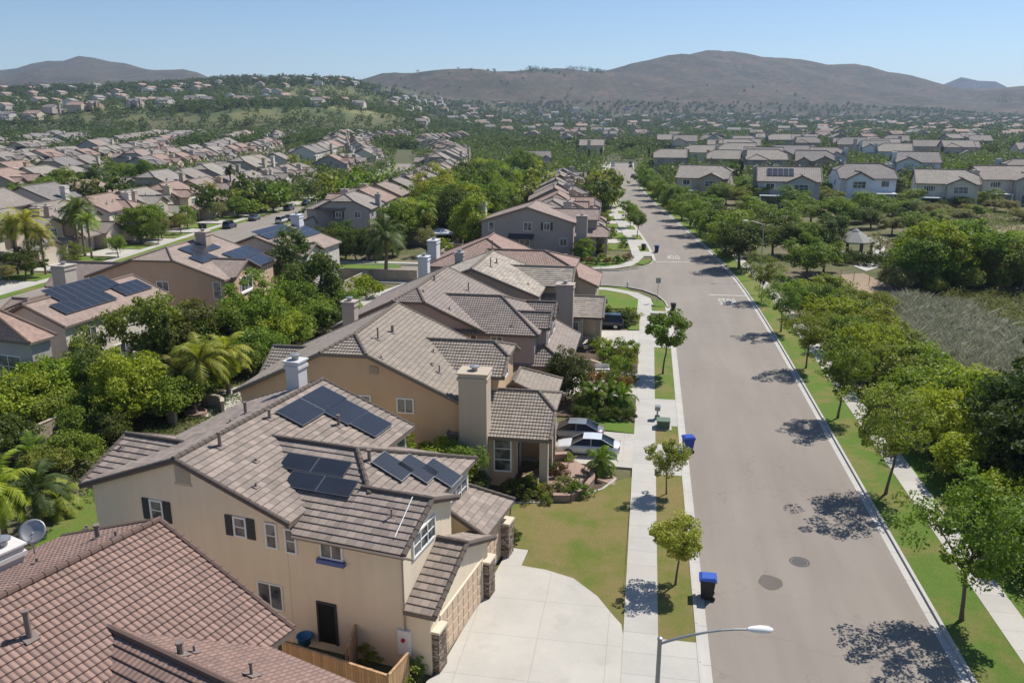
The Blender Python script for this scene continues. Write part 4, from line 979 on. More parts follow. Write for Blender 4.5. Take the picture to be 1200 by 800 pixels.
for y in (100, 116, 131): X = ls(y) - 9.; slab('driveway', [(X, y), (X - 8, y), (X - 8, y + 8), (X, y + 8)], -.05, .10, 'driveway_concrete'); slab('lawn', [(X, y + 8.5), (X - 8, y + 8.5), (X - 8, y + 14), (X, y + 14)], -.05, .08, 'lawn_green_grass')
# back gardens
slab('lawn', U((40, 640), (118, 560), (118, 625), (60, 680)), -.05, .03, 'lawn_green_grass'); slab('lawn', U((398, 330), (420, 326), (432, 340), (425, 366), (395, 360)), -.05, .03, 'lawn_green_grass'); slab('lawn', U((395, 308), (470, 306), (470, 314), (395, 316)), -.05, .03, 'lawn_green_grass')
slab('patio', U((420, 350), (480, 330), (500, 345), (440, 380)), -.05, .04, 'concrete'); slab('patio', [(-40, 60), (-34, 58), (-30, 66), (-36, 68)], -.05, .05, 'concrete')
slab('park_path', U((1000, 312), (1040, 300), (1052, 303), (1040, 310), (1015, 318)) , -.05, .05, 'concrete'); slab('park_path', U((1008, 300), (1020, 296), (1028, 275), (1040, 280), (1035, 298), (1048, 303), (1008, 310)), -.05, .06, 'concrete')
slab('dirt_path', U((984, 322), (1012, 320), (1090, 357), (1200, 408), (1300, 460), (1300, 480), (1200, 426), (1080, 372), (1000, 338)), -.05, .02, 'path_dirt')
slab('lawn', U((930, 275), (975, 268), (985, 290), (935, 305)), -.05, .03, 'lawn_green_grass'); slab('dirt_patch', U((1140, 268), (1260, 258), (1290, 300), (1190, 312)), -.05, .02, 'path_dirt')
# ================================================================ houses near the camera
CREAM, ORANGE, MAUVE, TAN, GREY, WHITE_ = (.73, .615, .46), (.53, .375, .235), (.36, .30, .27), (.42, .35, .28), (.30, .275, .255), (.62, .58, .52)
RB, RRED, RTAN, RGR = (.265, .220, .188), (.33, .235, .195), (.295, .254, .210), (.28, .238, .208)
# -- the cream house with the solar panels
h = House('cream two-storey house with dark solar panels on its brown roof beside the wide pale driveway', P1, 10, CREAM, RB, 'roof_flat_tile', 2)
A = h.roof('x', -5.3, -.6, -.3, 10.3, 5.95, 8.0, ('valley', 'hip'), (5.5, 4.3), overw={'b0': .315, 'a1': .35}, trim={'blo': .52})
C_ = h.roof('x', -3.4, .3, -.32, 5.75, 5.965, 7.18, ('gable', 'gable'), overw={'b0': .33, 'a1': .3}, skip='a')
B_ = h.roof('y', -17.6, -5.4, -.34, 12.5, 6.45, 8.7, ('gable', 'gable'), overw={'a0': .34, 'b1': .45, 'b0': .5})
G_ = h.roof('x', .03, 1.6, -.12, 7.4, 3.12, 4.7, ('gable', 'gable'), overw={'a1': .32, 'b0': .14, 'a0': -.02}, skip='a')
h.roof('y', -2.5, 1.2, 7.0, 11.5, 3.2, 4.5, ('gable', 'hip'), rc=-1.2, run=(1, 1.6), overw={'b1': .5, 'a1': .4, 'b0': .3})
D_ = h.roof('x', -18.3, -14.5, .3, 6.9, 6.2, 7.6, ('gable', 'gable'), overw={'b0': .5})
W2 = dict(nx=1, ny=2)
h.winpx('S', 0, 177, 586, 191.5, 609, shutters=True, **W2); h.winpx('S', 0, 275, 606, 288.5, 628, shutters=True, **W2); h.winpx('S', 0, 312, 613, 324.5, 641, **W2); h.winpx('S', 0, 335, 620, 347, 647, **W2)
h.winpx('S', 0, 376, 628, 400.5, 655, nx=2, ny=1, sill='blue_gutter'); h.winpx('S', 0, 303, 681, 332, 714, nx=2, ny=1, fr=.06)
t, z = h.on_wall('S', 0, 384, 730); h.door('S', 0, t, .85, 2.05, 'doorway_shade', .45)  # open doorway: flat near-black panel, the shade inside painted as its colour
m = MB(); t0, z0 = h.on_wall('S', 0, 214, 555)
for k in range(9): m.obox((t0 - .42, -.06, z0 - .5 + k * .115), (.84, 0, 0), (0, .06, -.02), (0, 0, .09))
m.box(t0 - .5, t0 + .5, -.05, .0, z0 - .58, z0 - .5); m.build('gable_vent', 'stucco', h.root, (.5, .43, .33))
h.winpx('E', 0, 483.5, 630, 508.5, 626, nx=3, ny=2); h.winpx('E', -.95, 520, 586, 546, 578, nx=4, ny=2); h.window('E', -5.85, 11.4, 5.4, 1., 1., 1, 2)
h.door('E', 1.28, 3.6, 5., 2.25, 'house_paint', .12, (.56, .42, .30), 'garage_door'); h.door('E', .7, 9.4, 2.6, 2.25, 'house_paint', .12, (.56, .42, .30), 'garage_door')
for v in (.55, 6.75, 10.9):
    m = MB(); m.box(.9 if v < 8 else .6, 1.62 if v < 8 else 1.2, v - .42, v + .42, 0, 2.1); p = m.build('stone_pillar', 'stone_veneer', h.root); m = MB(); m.box(.86 if v < 8 else .56, 1.67 if v < 8 else 1.25, v - .47, v + .47, 2.1, 2.22); m.build('cap', 'stucco', p, (.62, .54, .42))
h.solar_c(A['S'], [(339, 530), (411.7, 539), (403, 559), (326, 549)], 2, 1, 1.82, 1.05); h.solar_c(A['S'], [(345, 551), (417, 562), (409, 582), (334, 570)], 2, 1, 1.82, 1.05)
for q in ([(460, 531), (477, 542), (461, 560), (442, 549)], [(488, 534), (507, 545), (491, 563), (472, 551)], [(516, 539), (534, 551), (520, 567), (500, 555)]):
    us = [h.on_face(A['E'], x, y, .16) for x, y in q]; cu, cv = sum(a for a, b in us) / 4, sum(b for a, b in us) / 4; h.solar(A['E'], cu - .72, cv - .95, 1.42, 1.85)
h.solar_px(B_['E'], [(373, 454), (404, 465), (355, 499), (327, 482.5)], 2, 1); h.solar_px(B_['E'], [(404, 467), (431, 481), (411, 496), (380, 483)], 1, 1); h.solar_px(B_['E'], [(431, 481.5), (459, 496), (440, 512), (411.5, 496)], 1, 1)
for f, x, y, hh, r in ((B_['E'], 258, 524, .75, .09), (B_['E'], 316, 491, .5, .08), (B_['E'], 397, 499, .6, .08), (A['E'], 433, 541, .6, .09), (B_['W'], 288, 485, .65, .09), (B_['E'], 300, 541, .2, .06), (B_['E'], 300, 571, .25, .05), (B_['W'], 270, 495, .2, .06), (D_['S'], 142, 526, .2, .06), (A['S'], 459, 607, .4, .04)): h.ventpx(f, x, y, hh, r)
h.chimney(-13.4, -12.5, 11.4, 12.3, 0, 10.0, (.56, .55, .54))
m = MB(); m.tube([(.06, -.05, 5.8), (.06, -.05, 2.9), (.06, -.05, .1)], .045, 6); m.tube([A['S'].at(0, 0) + Vector((0, -.06, -.06)), C_['S'].at(4.2, 0) + Vector((0, -.06, -.06))], .06, 6); m.build('gutter', 'house_paint', h.root, (.34, .27, .21))
m = MB(); q0, q1 = C_['S'], C_['S']; a = h.on_face(C_['S'], 463, 631); b = h.on_face(C_['S'], 484, 584); m.tube([C_['S'].at(*a, .1), C_['S'].at(*b, .12)], .025, 6); m.build('cable_conduit', 'white_trim', h.root)
t, z = h.on_wall('S', .02, 475, 749); m = MB(); m.box(t - .3, t + .3, -.16, .02, z - .65, z + .55); bx_ = m.build('meter_box', 'white_trim', h.root); m = MB(); m.lathe([(0, 0), (.09, 0), (.09, .09), (0, .1)], 10); o = m.build('meter', 'sign_red', bx_); o.location = (t, -.16, z + .1); o.rotation_euler = (R(90), 0, 0)
h.finish()
# -- the red-tiled house in the corner
h = House('red barrel-tiled house in the near corner, its pipes standing on a wide plain slope', (-11.97, 23.49), 20, (.62, .50, .42), (.256, .172, .142), 'roof_barrel_tile', 2)
m0 = h.roof('y', -13.7, 0, -15, .35, 6.3, 8.85, ('gable', 'gable'), overw={'a1': .45, 'b1': .5})
x0 = h.roof('x', -4.2, 5, -7.3, -.9, 6.28, 7.65, ('gable', 'gable'), overw={'b1': .4})
for f, x, y, hh, r in ((m0['E'], 35, 748, .95, .09), (m0['W'], 115, 631, .55, .1), (x0['N'], 212, 768, .45, .1), (x0['N'], 228, 765, .3, .04), (x0['N'], 295, 792, .45, .05), (m0['W'], 136, 630, .3, .05), (m0['W'], 44, 660, .25, .06), (m0['W'], 102, 620, .2, .06)): h.ventpx(f, x, y, hh, r)
h.chimney(-12.5, -11.5, -3.5, -2.5, 0, 7.95, (.60, .56, .53)); h.window('E', -.48, -11, 4.5, 1.6, 1.2); h.window('N', -.1, 6, 4.5, 1.2, 1.2)
h.finish()
v_ = h.mw @ Vector((-12.2, -1.75, 6.75)); r = empty('satellite_dish', tuple(v_), .3, 'round grey satellite dish on a bent arm beside the corner chimney', 'satellite dish')
m = MB(); m.tube([(0, 0, -.1), (0, 0, .8), (.15, -.2, 1.2)], .03, 8); m.build('mast', 'galvanised', r); m = MB(); m.lathe([(0, -.13), (.2, -.11), (.38, -.04), (.5, .04), (.5, .06), (.38, -.01), (0, -.1)], 20); d = m.build('dish', 'galvanised', r, None, True); d.location = (.15, -.2, 1.25); d.rotation_euler = (R(52), R(15), 0)
m = MB(); m.tube([(.15, -.25, 1.0), (.25, -.75, 1.35)], .018, 6); m.build('arm', 'galvanised', r)

# -- orange house
h = House('orange stuccoed house with a tall tan chimney and a columned porch behind the lawn', (0, 0), 0, ORANGE, RTAN, 'roof_barrel_tile', 2)
mm = h.roof('y', -27.6, -11.3, 49, 61.3, 5.9, 9.7, ('jerk', 'gable'), (12, 5), jf=.2, overw={'b1': .45})
h.roof('x', -18, -9.4, 53.3, 60.7, 6.5, 8.0, ('gable', 'jerk'), (3, 3.2), overw={'a1': .5}, z0=3.)
pg = h.roof('x', -12.5, -5.55, 49.1, 58.6, 3.72, 5.4, ('gable', 'jerk'), (3, 3.4), walls=False)
h.wallbox(-12.4, -8.2, 49.55, 58.1, 0, 3.6); h.wallbox(-8.2, -6.2, 54.4, 58.1, 0, 3.6)
for x, y in ((-6.05, 49.6), (-6.05, 52.2), (-6.05, 54.1)): m = MB(); m.box(x - .28, x + .28, y - .28, y + .28, 0, 3.6); m.build('porch_post', 'stucco', h.root, TAN)
h.roof('y', -11, -6.2, 57.2, 62.8, 3.5, 4.9, ('gable', 'hip'), rc=-9.4, run=(1, 2), overw={'b1': .4})
wb = h.roof('x', -28.8, -24.5, 54.9, 61.1, 4.9, 6.6, ('gable', 'gable'))
h.chimney(-11.6, -9.75, 48.75, 50.3, 0, 8.15, (.46, .385, .30))
h.winpx('S', 49.55, 580, 512, 598, 551, nx=1, ny=3); h.winpx('S', 49.4, 523, 510, 537, 532, nx=1, ny=2); h.winpx('S', 49.4, 466, 467, 484, 483, nx=2, ny=1); h.winpx('S', 49.4, 412, 463, 434, 478, nx=2, ny=1)
h.window('E', -9.9, 57, 7.0 - 1.0, 1.2, 1.0, 2, 1); h.door('E', -8.2, 52.2, 1.1, 2.2, 'house_paint', .1, (.16, .08, .05)); h.window('E', -6.2, 56.4, 1.6, 1.4, 1.4); h.door('E', -6.58, 60., 3.2, 2.2, 'house_paint', .1, (.45, .35, .26), 'garage_door')
m = MB(); m.box(-17.8, -17.2, 49.32, 49.4, 7.6, 8.1); m.build('gable_vent', 'stucco', h.root, (.36, .28, .2))
for f, x, y, hh, r in ((mm['E'], 443, 398, .8, .06), (mm['E'], 460, 390, .5, .1), (mm['E'], 506, 428, .2, .08), (mm['E'], 447, 420, .2, .05), (mm['E'], 515, 437, .5, .05), (mm['E'], 508, 413, .3, .05)): h.ventpx(f, x, y, hh, r)
h.finish()
# -- mauve house
h = House('mauve-grey house with a broad hipped front roof and two small gables over its garage', (0, 0), 0, (.40, .32, .29), RGR, 'roof_barrel_tile', 2)
mm = h.roof('y', -27.5, -13., 66.8, 81, 5.9, 9.2, ('jerk', 'gable'), (15, 5), jf=.2, overw={'b1': .45})
c3 = h.roof('x', -19, -8.7, 66.7, 77.3, 6.0, 8.2, ('gable', 'hip'), (3, 4.2), overw={'b0': .45, 'a1': .45})
h.roof('x', -12.5, -8., 68.6, 72.2, 6.2, 7.2, ('gable', 'gable'), oh=.3, z0=3); h.roof('x', -12.5, -8., 72.6, 76.3, 6.2, 7.25, ('gable', 'gable'), oh=.3, z0=3)
h.roof('y', -11.5, -6., 66.9, 78.6, 3.2, 4.8, ('hip', 'gable'), rc=-9., run=(2.4, 2), overw={'b1': .45})
h.chimney(-25.9, -24.8, 65.6, 66.6, 0, 8.65, (.42, .36, .31))
for y in (70.4, 74.4): h.window('E', -8.3, y, 5.3, 1.5, 1.3, 3, 2)
for y in (70.2, 75.6): h.door('E', -6.45, y, 4.2, 2.2, 'house_paint', .1, (.5, .42, .33), 'garage_door')
h.winpx('S', 67.15, 552, 393, 558, 398, nx=1); h.winpx('S', 67.15, 576, 394.5, 588, 403, nx=2); h.window('S', 67.15, -17, 1.8, 1.6, 1.3, 2, 1)
for f, x, y, hh, r in ((mm['E'], 509, 329, .5, .08), (mm['E'], 549, 341, .8, .06), (mm['E'], 496, 342, .2, .08), (mm['E'], 527, 363, .3, .05), (c3['S'], 600, 382, .3, .05)): h.ventpx(f, x, y, hh, r)
h.finish()
# -- tan house
h = House('tan house with pale roof and a square chimney standing before the big green corner lawn', (0, 0), 0, TAN, (.34, .30, .25), 'roof_shingle_tile', 2)
mm = h.roof('y', -25.3, -10.8, 82.6, 95, 5.9, 8.7, ('gable', 'gable'), overw={'b1': .45})
h.roof('x', -18, -7.8, 88.2, 95.2, 6., 7.55, ('gable', 'gable'), overw={'b0': .5})
pg = h.roof('x', -11.5, -4.1, 84.6, 92.6, 3.45, 4.9, ('gable', 'gable'), walls=False); h.wallbox(-11.4, -6.6, 85, 92.2, 0, 3.3)
for y in (85.1, 87.4): m = MB(); m.box(-4.95, -4.4, y - .27, y + .27, 0, 3.35); m.build('porch_post', 'stucco', h.root, TAN)
h.wallbox(-6.6, -4.7, 89.5, 92.2, 0, 3.3)
h.chimney(-9.1, -7.3, 83.6, 85., 0, 7.15, (.40, .34, .29)); h.chimney(-25.2, -24.1, 87.4, 88.5, 0, 9.05, (.56, .56, .57)); h.chimney(-22.8, -21.8, 95.2, 96.1, 0, 8.35, (.36, .34, .33))
h.winpx('S', 85, 668, 377, 677, 411, nx=1, ny=2); h.window('E', -8.25, 92, 5.2, 1.6, 1.2, 2, 2); h.door('E', -6.6, 87, 1.1, 2.2, 'house_paint', .1, (.1, .06, .05)); h.door('E', -4.68, 90.9, 2.4, 2.1, 'house_paint', .1, (.45, .38, .3), 'garage_door')
for f, x, y, hh, r in ((mm['E'], 575, 313, 1., .06), (mm['E'], 582, 309, .5, .08), (mm['E'], 619, 334, .3, .05)): h.ventpx(f, x, y, hh, r)
h.finish()
# -- red roof at the corner of the cross street
h = House('house under a reddish tiled roof at the corner of the side street', (0, 0), 0, (.44, .37, .31), RRED, 'roof_barrel_tile', 1)
mm = h.roof('y', -28., -14.3, 100, 112.5, 5.7, 8.4, ('hip', 'gable'), (7, 5), overw={'b1': .45}); h.roof('x', -20.5, -8.6, 99.9, 107.7, 5.9, 7.45, ('gable', 'hip'), (3, 4.3)); h.roof('y', -12.5, -5.7, 102.5, 112., 3.2, 4.7, ('gable', 'gable'), overw={'b1': .45})
h.window('E', -9.05, 102, 4.9, 1.6, 1.2, 2, 2); h.door('E', -6.16, 107, 4.6, 2.2, 'house_paint', .05, (.48, .4, .32), 'garage_door'); h.window('N', 112.1, 20, 4.6, 1.4, 1.2); h.chimney(-28.6, -27.4, 104, 106, 0, 8.4, (.55, .55, .56))
for f, x, y, hh, r in ((mm['E'], 577, 290, .9, .06), (mm['E'], 600, 300, .3, .08)): h.ventpx(f, x, y, hh, r)
h.finish()
# -- grey gabled house across the side street
h = House('grey-mauve house with a wide side gable and a chimney across the side street', (0, 0), 0, (.34, .295, .275), (.315, .25, .22), 'roof_barrel_tile', 1)
mm = h.roof('y', -30, -12.5, 144.6, 157.5, 6.0, 8.7, ('gable', 'gable')); h.roof('x', -20, -8.6, 150, 157.6, 6.05, 7.6, ('gable', 'gable')); h.roof('x', -14, -6.6, 147.4, 155.6, 3.3, 4.7, ('gable', 'jerk'), (3, 3), walls=False)
h.wallbox(-13.8, -9., 147.8, 155.2, 0, 3.2); h.wallbox(-9, -7.2, 152, 155.2, 0, 3.2); m = MB(); m.box(-7.4, -6.9, 147.8, 148.3, 0, 3.2); m.build('porch_post', 'stucco', h.root, TAN)
h.chimney(-12.3, -10.4, 144.3, 145.8, 0, 7.4, (.36, .30, .27)); h.chimney(-31, -29.9, 150, 151.6, 0, 8.8, (.5, .5, .5))
S6 = 145.
h.winpx('S', S6, 573, 260.5, 578.5, 270, nx=1); h.winpx('S', S6, 614, 261, 623, 270, nx=2); h.winpx('S', S6, 637.5, 261.5, 644, 269.5, nx=2, shutters=True); h.winpx('S', S6, 609, 281, 620, 288, nx=2); h.winpx('S', S6, 656.5, 279.5, 664, 288, nx=2); h.window('E', -9.05, 153.6, 5., 1.6, 1.2, 2, 2); h.door('E', -7.18, 153.6, 2.4, 2.1, 'house_paint', .05, (.5, .42, .33), 'garage_door')
t, z = h.on_wall('S', S6, 611, 275.5); m = MB(); m.poly([(t - 2.3, S6, z + .25), (t + 2.3, S6, z + .25), (t + 2.3, S6 - 1.3, z - .35), (t - 2.3, S6 - 1.3, z - .35)]); m.poly([(t - 2.3, S6, z + .2), (t - 2.3, S6 - 1.3, z - .4), (t + 2.3, S6 - 1.3, z - .4), (t + 2.3, S6, z + .2)]); m.box(t - 2.3, t + 2.3, S6 - 1.32, S6 - 1.28, z - .6, z - .35); m.build('awning', 'awning_cloth', h.root)
h.finish()

# ================================================================ the houses whose backs face ours
h = House('grey house at the picture edge with a white double window in its shaded side', (-50.5, 58.0), 10, (.40, .37, .35), (.36, .25, .20), 'roof_barrel_tile', 1)
h.roof('y', -13.5, .4, -.4, 2.3, 6., 8.6, ('hip', 'hip'), (1.6, 1.0)); h.winpx('S', 0, -6, 415, 28, 443, nx=2, ny=2, sill='white_trim'); h.finish()
h = House('pale house carrying two long rows of solar panels above a white sunlit back wall', (-51.5, 63.5), 4, (.66, .60, .52), (.33, .25, .21), 'roof_barrel_tile', 1)
mm = h.roof('y', -7.8, .35, -.4, 14.6, 5.95, 7.75, ('gable', 'gable'), rc=-3.9); h.roof('y', -13.5, -5, 1.5, 13, 4.4, 6.6, ('hip', 'gable')); h.roof('x', -17, -6, 8, 15, 3.5, 5.2, ('gable', 'gable'))
h.chimney(-8.3, -6.9, -1.2, .0, 0, 8.2, (.55, .50, .46)); h.chimney(-9.6, -8., 9.6, 11.2, 0, 9.4, (.44, .39, .33))
q0, q1, v0, v1 = 0, 0, 0, 0
h.solar_px(mm['E'], [(58, 346), (119, 322), (133, 330), (75, 353)], 8, 1); h.solar_px(mm['E'], [(60, 357), (119, 340), (132, 349), (78, 368)], 6, 1); h.solar_px(mm['E'], [(132, 336), (160, 327), (178, 337), (148, 346)], 4, 1)
h.winpx('E', -.05, 148, 361, 156, 378, nx=1, ny=2); h.winpx('E', -.05, 174, 354, 180, 365, nx=1, ny=2); h.window('E', -.05, 3, 4.4, 1.4, 1.2); h.window('E', -.05, 7, 1.4, 2.4, 2., 3, 1); h.finish()
h = House('tan house with four groups of solar panels round the chimney amid its roof', (-48.4, 86.2), -2, (.54, .365, .255), (.33, .265, .225), 'roof_barrel_tile', 1)
mm = h.roof('y', -17.2, .4, -.4, 14.4, 5.9, 9.0, ('jerk', 'gable'), (12, 5), jf=.3); h.roof('x', -6, 1.0, 1.2, 8.4, 5.95, 7.5, ('gable', 'gable'), z0=0, overw={'a1': .5}); h.roof('x', -24, -15, 1.5, 9., 4.2, 6.6, ('gable', 'gable'))
h.chimney(-7.6, -6.2, 8.6, 10., 0, 10.2, (.42, .34, .28))
h.solar_px(mm['E'], [(215, 289), (240, 282), (252, 292), (226, 298)], 3, 1); h.solar_px(mm['E'], [(225, 300), (240, 295), (251, 303), (238, 308)], 2, 1); h.solar_px(mm['E'], [(262, 297), (289, 287), (303, 297), (278, 304)], 3, 1); h.solar_px(mm['E'], [(289, 304), (305, 297), (320, 305), (303, 311)], 2, 1)
h.window('E', .5, 4.8, 4.6, 3., 1.6, 3, 1, sill='white_trim'); h.window('E', .5, 5, 1.5, 3.4, 1.7, 4, 1); h.window('E', -.05, 11.6, 4.9, 1.2, 1.4, 2, 2); h.window('E', -.05, 12, 1.4, 2., 2., 2, 1); h.winpx('S', 0, 250, 331, 260, 350, nx=1, ny=2); h.winpx('S', 0, 184, 330, 198, 341, nx=2); h.finish()
h = House('low-roofed pale house with nearly its whole roof under blue solar panels by the side street', (-46.6, 104), 2, (.58, .53, .48), (.33, .265, .225), 'roof_barrel_tile', 1)
mm = h.roof('y', -13.5, .4, -.4, 13.5, 5.9, 8.4, ('gable', 'gable')); h.roof('x', -5, .9, .5, 6, 5.95, 7.1, ('gable', 'gable'))
h.chimney(-7., -5.6, 11.8, 13.2, 0, 10, (.60, .60, .62)); h.solar_px(mm['E'], [(298, 273), (330, 262), (350, 270), (318, 278)], 5, 2); h.solar_px(mm['E'], [(330, 272), (352, 266), (376, 272), (352, 280)], 5, 2)
h.window('E', .45, 3.2, 4.6, 2., 1.3, 2, 2); h.window('E', -.05, 9, 4.6, 1., 1.4, 1, 2); h.window('E', -.05, 11.6, 4.6, 1., 1.4, 1, 2); h.window('E', -.05, 6, 1.5, 3, 1.8, 3, 1); h.finish()

# ================================================================ rows of neighbours
def uniq(base, k): return base
ords = ['first', 'second', 'third', 'fourth', 'fifth', 'sixth', 'seventh', 'eighth', 'ninth', 'tenth', 'eleventh', 'twelfth', 'thirteenth', 'fourteenth', 'fifteenth', 'sixteenth', 'seventeenth', 'eighteenth', 'nineteenth', 'twentieth']
tone = {0: 'pale cream', 1: 'tan', 2: 'mauve-grey', 3: 'pinkish beige', 4: 'light cream', 5: 'ochre', 6: 'grey', 7: 'off-white', 8: 'dark taupe'}
NH = [0]
def row_house(x, y, phi, label, wi, ri, group=None, chim='S', solar=0, detail=1, rear=None):
    r2 = random.Random(int(x * 13 + y * 7)); h = House(label, (x, y), phi, WALLS[wi], ROOFS[ri], 'roof_far_tile', detail, group, z=T(x, y)); NH[0] += 1
    plan_std(h, r2, r2.random() < .5, chim, True, solar)
    if rear:
        h.wallc = rear; s = 1 if r2.random() < .5 else -1; a, b = sorted((-5.2 * s, .6 * s)); h.roof('x', -9.4, -3, a, b, 5.78, 7.3, ('gable', 'gable'))
        h.window('W', -9.0, 2.3 * s, 4.5, 2.6, 1.4, 3, 2); h.window('W', -9.0, 2.3 * s, 1.4, 2.6, 1.9, 3, 1); h.window('W', -7.21, -3.6 * s, 4.6, 1.8, 1.2, 2, 1)
        m = MB(); a, b = sorted((1.2 * s, 5.6 * s)); m.box(-10.6, -7.25, a, b, 2.55, 2.75)
        for yy in (a + .2, b - .2): m.box(-10.5, -10.3, yy - .1, yy + .1, 0, 2.55)
        m.build('patio_cover', 'white_trim', h.root)
    h.finish(); return h
taken = []
for k, y in enumerate((161.5, 176, 190.5, 205, 219.5, 234, 248.5, 263)):   # along the street beyond the side street
    x = lk(y) - 17.3 + (k % 2) * .8; wi = (2, 1, 6, 3, 1, 8, 2, 6)[k]; taken.append((x, y))
    row_house(x, y + 1.5, -4 - (y > 180) * 3, f'{tone[wi]} house, {ords[k]} beyond the gabled grey one along the left kerb', wi, (0, 5, 2, 3, 0, 2, 6, 4)[k])
x, y = un(640, 199); row_house(x - 4, y, 80, 'broad grey gabled house end-on where the main street starts to bend', 6, 4); taken.append((x - 4, y))
for k in range(11):                          # east row of the west street: backs to us
    y = 163 + k * 15.; x = ls(y) + 23.4; wi = (6, 3, 1, 3, 2, 5, 1, 0, 3, 1, 2)[k]; taken.append((x, y + 4))
    row_house(x, y + 5, 180 - 5 - (k > 5) * 3, f'{tone[wi]} house, {ords[k]} from the side street in the row backing onto the palms', wi, (3, 5, 2, 0, 2, 1, 0, 3, 2, 1, 0)[k], chim='S' if k % 3 else 'W')
for k in range(12):                          # west row: fronts to us
    y = 108 + k * 15.6; x = ls(y) - 25.; wi = (4, 1, 3, 7, 1, 0, 5, 3, 1, 4, 2, 0)[k]; taken.append((x, y))
    row_house(x, y, -6, f'{tone[wi]} house fronting the west street, {ords[k]} from the picture edge', wi, (6, 3, 0, 5, 6, 5, 2, 0, 3, 1, 2, 0)[k], solar=2 if k == 3 else 0)
rk_h = [(18, 266, 1, 6), (40, 250, 6, 3), (62, 259, 7, 4), (83, 252, 4, 6), (103, 266, 3, 0), (127, 258, 0, 3)]
lab = ['tan gabled house beside the street trees, first of the far row across the park', 'grey house with pale panels across its roof behind the park trees', 'white house with a blue-grey gable in the row behind the park', 'cream house with a patio cover facing the brush field', 'pinkish house with a wide upstairs window facing the brush field', 'cream house at the right picture edge behind the brush']
for k, (x, y, wi, ri) in enumerate(rk_h):
    hh_ = row_house(x, y, (-78, -84, -92, -80, -95, -86)[k], lab[k], wi, ri, solar=2 if k in (1,) else 0, rear=[(.44, .36, .28), (.42, .42, .43), (.68, .71, .76), (.60, .55, .46), (.52, .47, .41), (.58, .52, .43)][k]); hh_.root.scale = (1.25, (1.3, 1.4, 1.3, 1.3, 1.45, 1.3)[k], (1.12, 1.2, 1.28, 1.15, 1.22, 1.18)[k]); taken.append((x, y))
# further streets: copies of three built houses
def proto(seed, wi, ri, flip):
    h = House('prototype', (0, -900), 0, WALLS[wi], ROOFS[ri], 'roof_far_tile', 0, z=-60); r2 = random.Random(seed)
    plan_std(h, r2, flip, 'S' if seed % 2 else 'W', False); 
    h.window('E', 6.2, -3 * (-1 if flip else 1), 4.7, 1.9, 1.2, 3, 2, pane=False, frame_mat='dark_paint'); h.window('E', 4.2, 3.4 * (-1 if flip else 1), 4.6, 1.5, 1.2, 2, 2, pane=False, frame_mat='dark_paint'); h.window('W', -7.2, 3.2, 4.6, 1.6, 1.2, 2, 1, pane=False, frame_mat='dark_paint'); h.window('W', -7.2, -3.2, 4.6, 1.6, 1.2, 2, 1, pane=False, frame_mat='dark_paint')
    h.window('S', -5.9, -2, 4.6, 1.2, 1.2, 2, 1, pane=False, frame_mat='dark_paint'); h.window('N', 5.9, 2, 4.6, 1.2, 1.2, 2, 1, pane=False, frame_mat='dark_paint')
    h.finish(); return h.root
PR = [proto(3, 1, 0, False), proto(8, 3, 3, True), proto(13, 0, 2, False), proto(21, 6, 1, True), proto(34, 4, 6, False)]
NC = [0]
def far_house(x, y, phi, label, group, parts=True):
    src = PR[rnd.randrange(len(PR))]; z = T(x, y); wc, rc = rnd.choice(WALLS if group[-4:] != 'park' else WALLS + [(.66, .66, .66), (.55, .58, .62), (.66, .62, .55), (.50, .52, .55)]), rnd.choice(ROOFS if group[-4:] != 'park' else ROOFS[:2] + ROOFS[3:5] + ROOFS[6:]); NC[0] += 1
    r = src.copy(); link(r); r.location = (x, y, z); r.rotation_euler.z = -R(phi); tag(r, label, 'house', group); s = rnd.uniform(.93, 1.08) * (1.28 if group[-4:] == 'park' else 1.08); r.scale = (s, s * rnd.uniform(.95, 1.05), s); r.name = 'house'
    for c in src.children:
        nm = c.name.split('.')[0]
        if not parts and nm not in ('wall', 'roof', 'chimney'): continue
        d = c.copy(); link(d); d.parent = r
        if nm in ('wall', 'chimney'): d.color = (*wc, 1)
        elif nm == 'roof': d.color = (*rc, 1)
    return r
def visible(x, y, mg=25):
    a = pr(x, y, T(x, y) + 4); return a[2] > 50 and -mg < a[0] < 1200 + mg and -20 < a[1] < 820
def clash(x, y, d=12): return any((x - a) ** 2 + (y - b) ** 2 < d * d for a, b in taken)
farlist = []
for off, ph in ((-53, 180), (-97, 0), (-127, 180), (-171, 0), (-201, 180), (-246, 0), (-276, 180), (-322, 0), (-352, 180), (-398, 0), (-428, 180), (-474, 0), (23.4, 180), (-25, 0)):
    for k in range(44):
        y = 100 + k * 15.8 + (off % 7); x = ls(y) + off + 6 * math.sin(y * .02 + off)
        if off in (23.4,) and y < 335: continue
        if off == -25 and y < 300: continue
        d = math.hypot(x, y)
        if d > 745 or not visible(x, y) or clash(x, y) or rnd.random() < .25: continue
        if pr(x, y, 0)[0] > 660: continue
        taken.append((x, y)); farlist.append((d, x, y, ph - 8 + rnd.uniform(-4, 4), 'w'))
for j, yb in enumerate((300, 344, 374, 420, 450, 500, 535, 590, 640)):
    for k in range(22):
        x = -60 + k * 20.5 + (j % 3) * 4 + rnd.uniform(-4, 4); y = yb + 10 * math.sin(x * .02 + j) + (x * .05) + rnd.uniform(-6, 6)
        if lk(y) - 14 < x < rk(y) + 14: continue
        if not visible(x, y) or clash(x, y) or rnd.random() < (.42 if y < 420 else .62): continue
        if pr(x, y, 0)[0] < 665: continue
        taken.append((x, y)); farlist.append((math.hypot(x, y), x, y, (95 if j % 2 else -85) + rnd.uniform(-6, 6), 'e'))
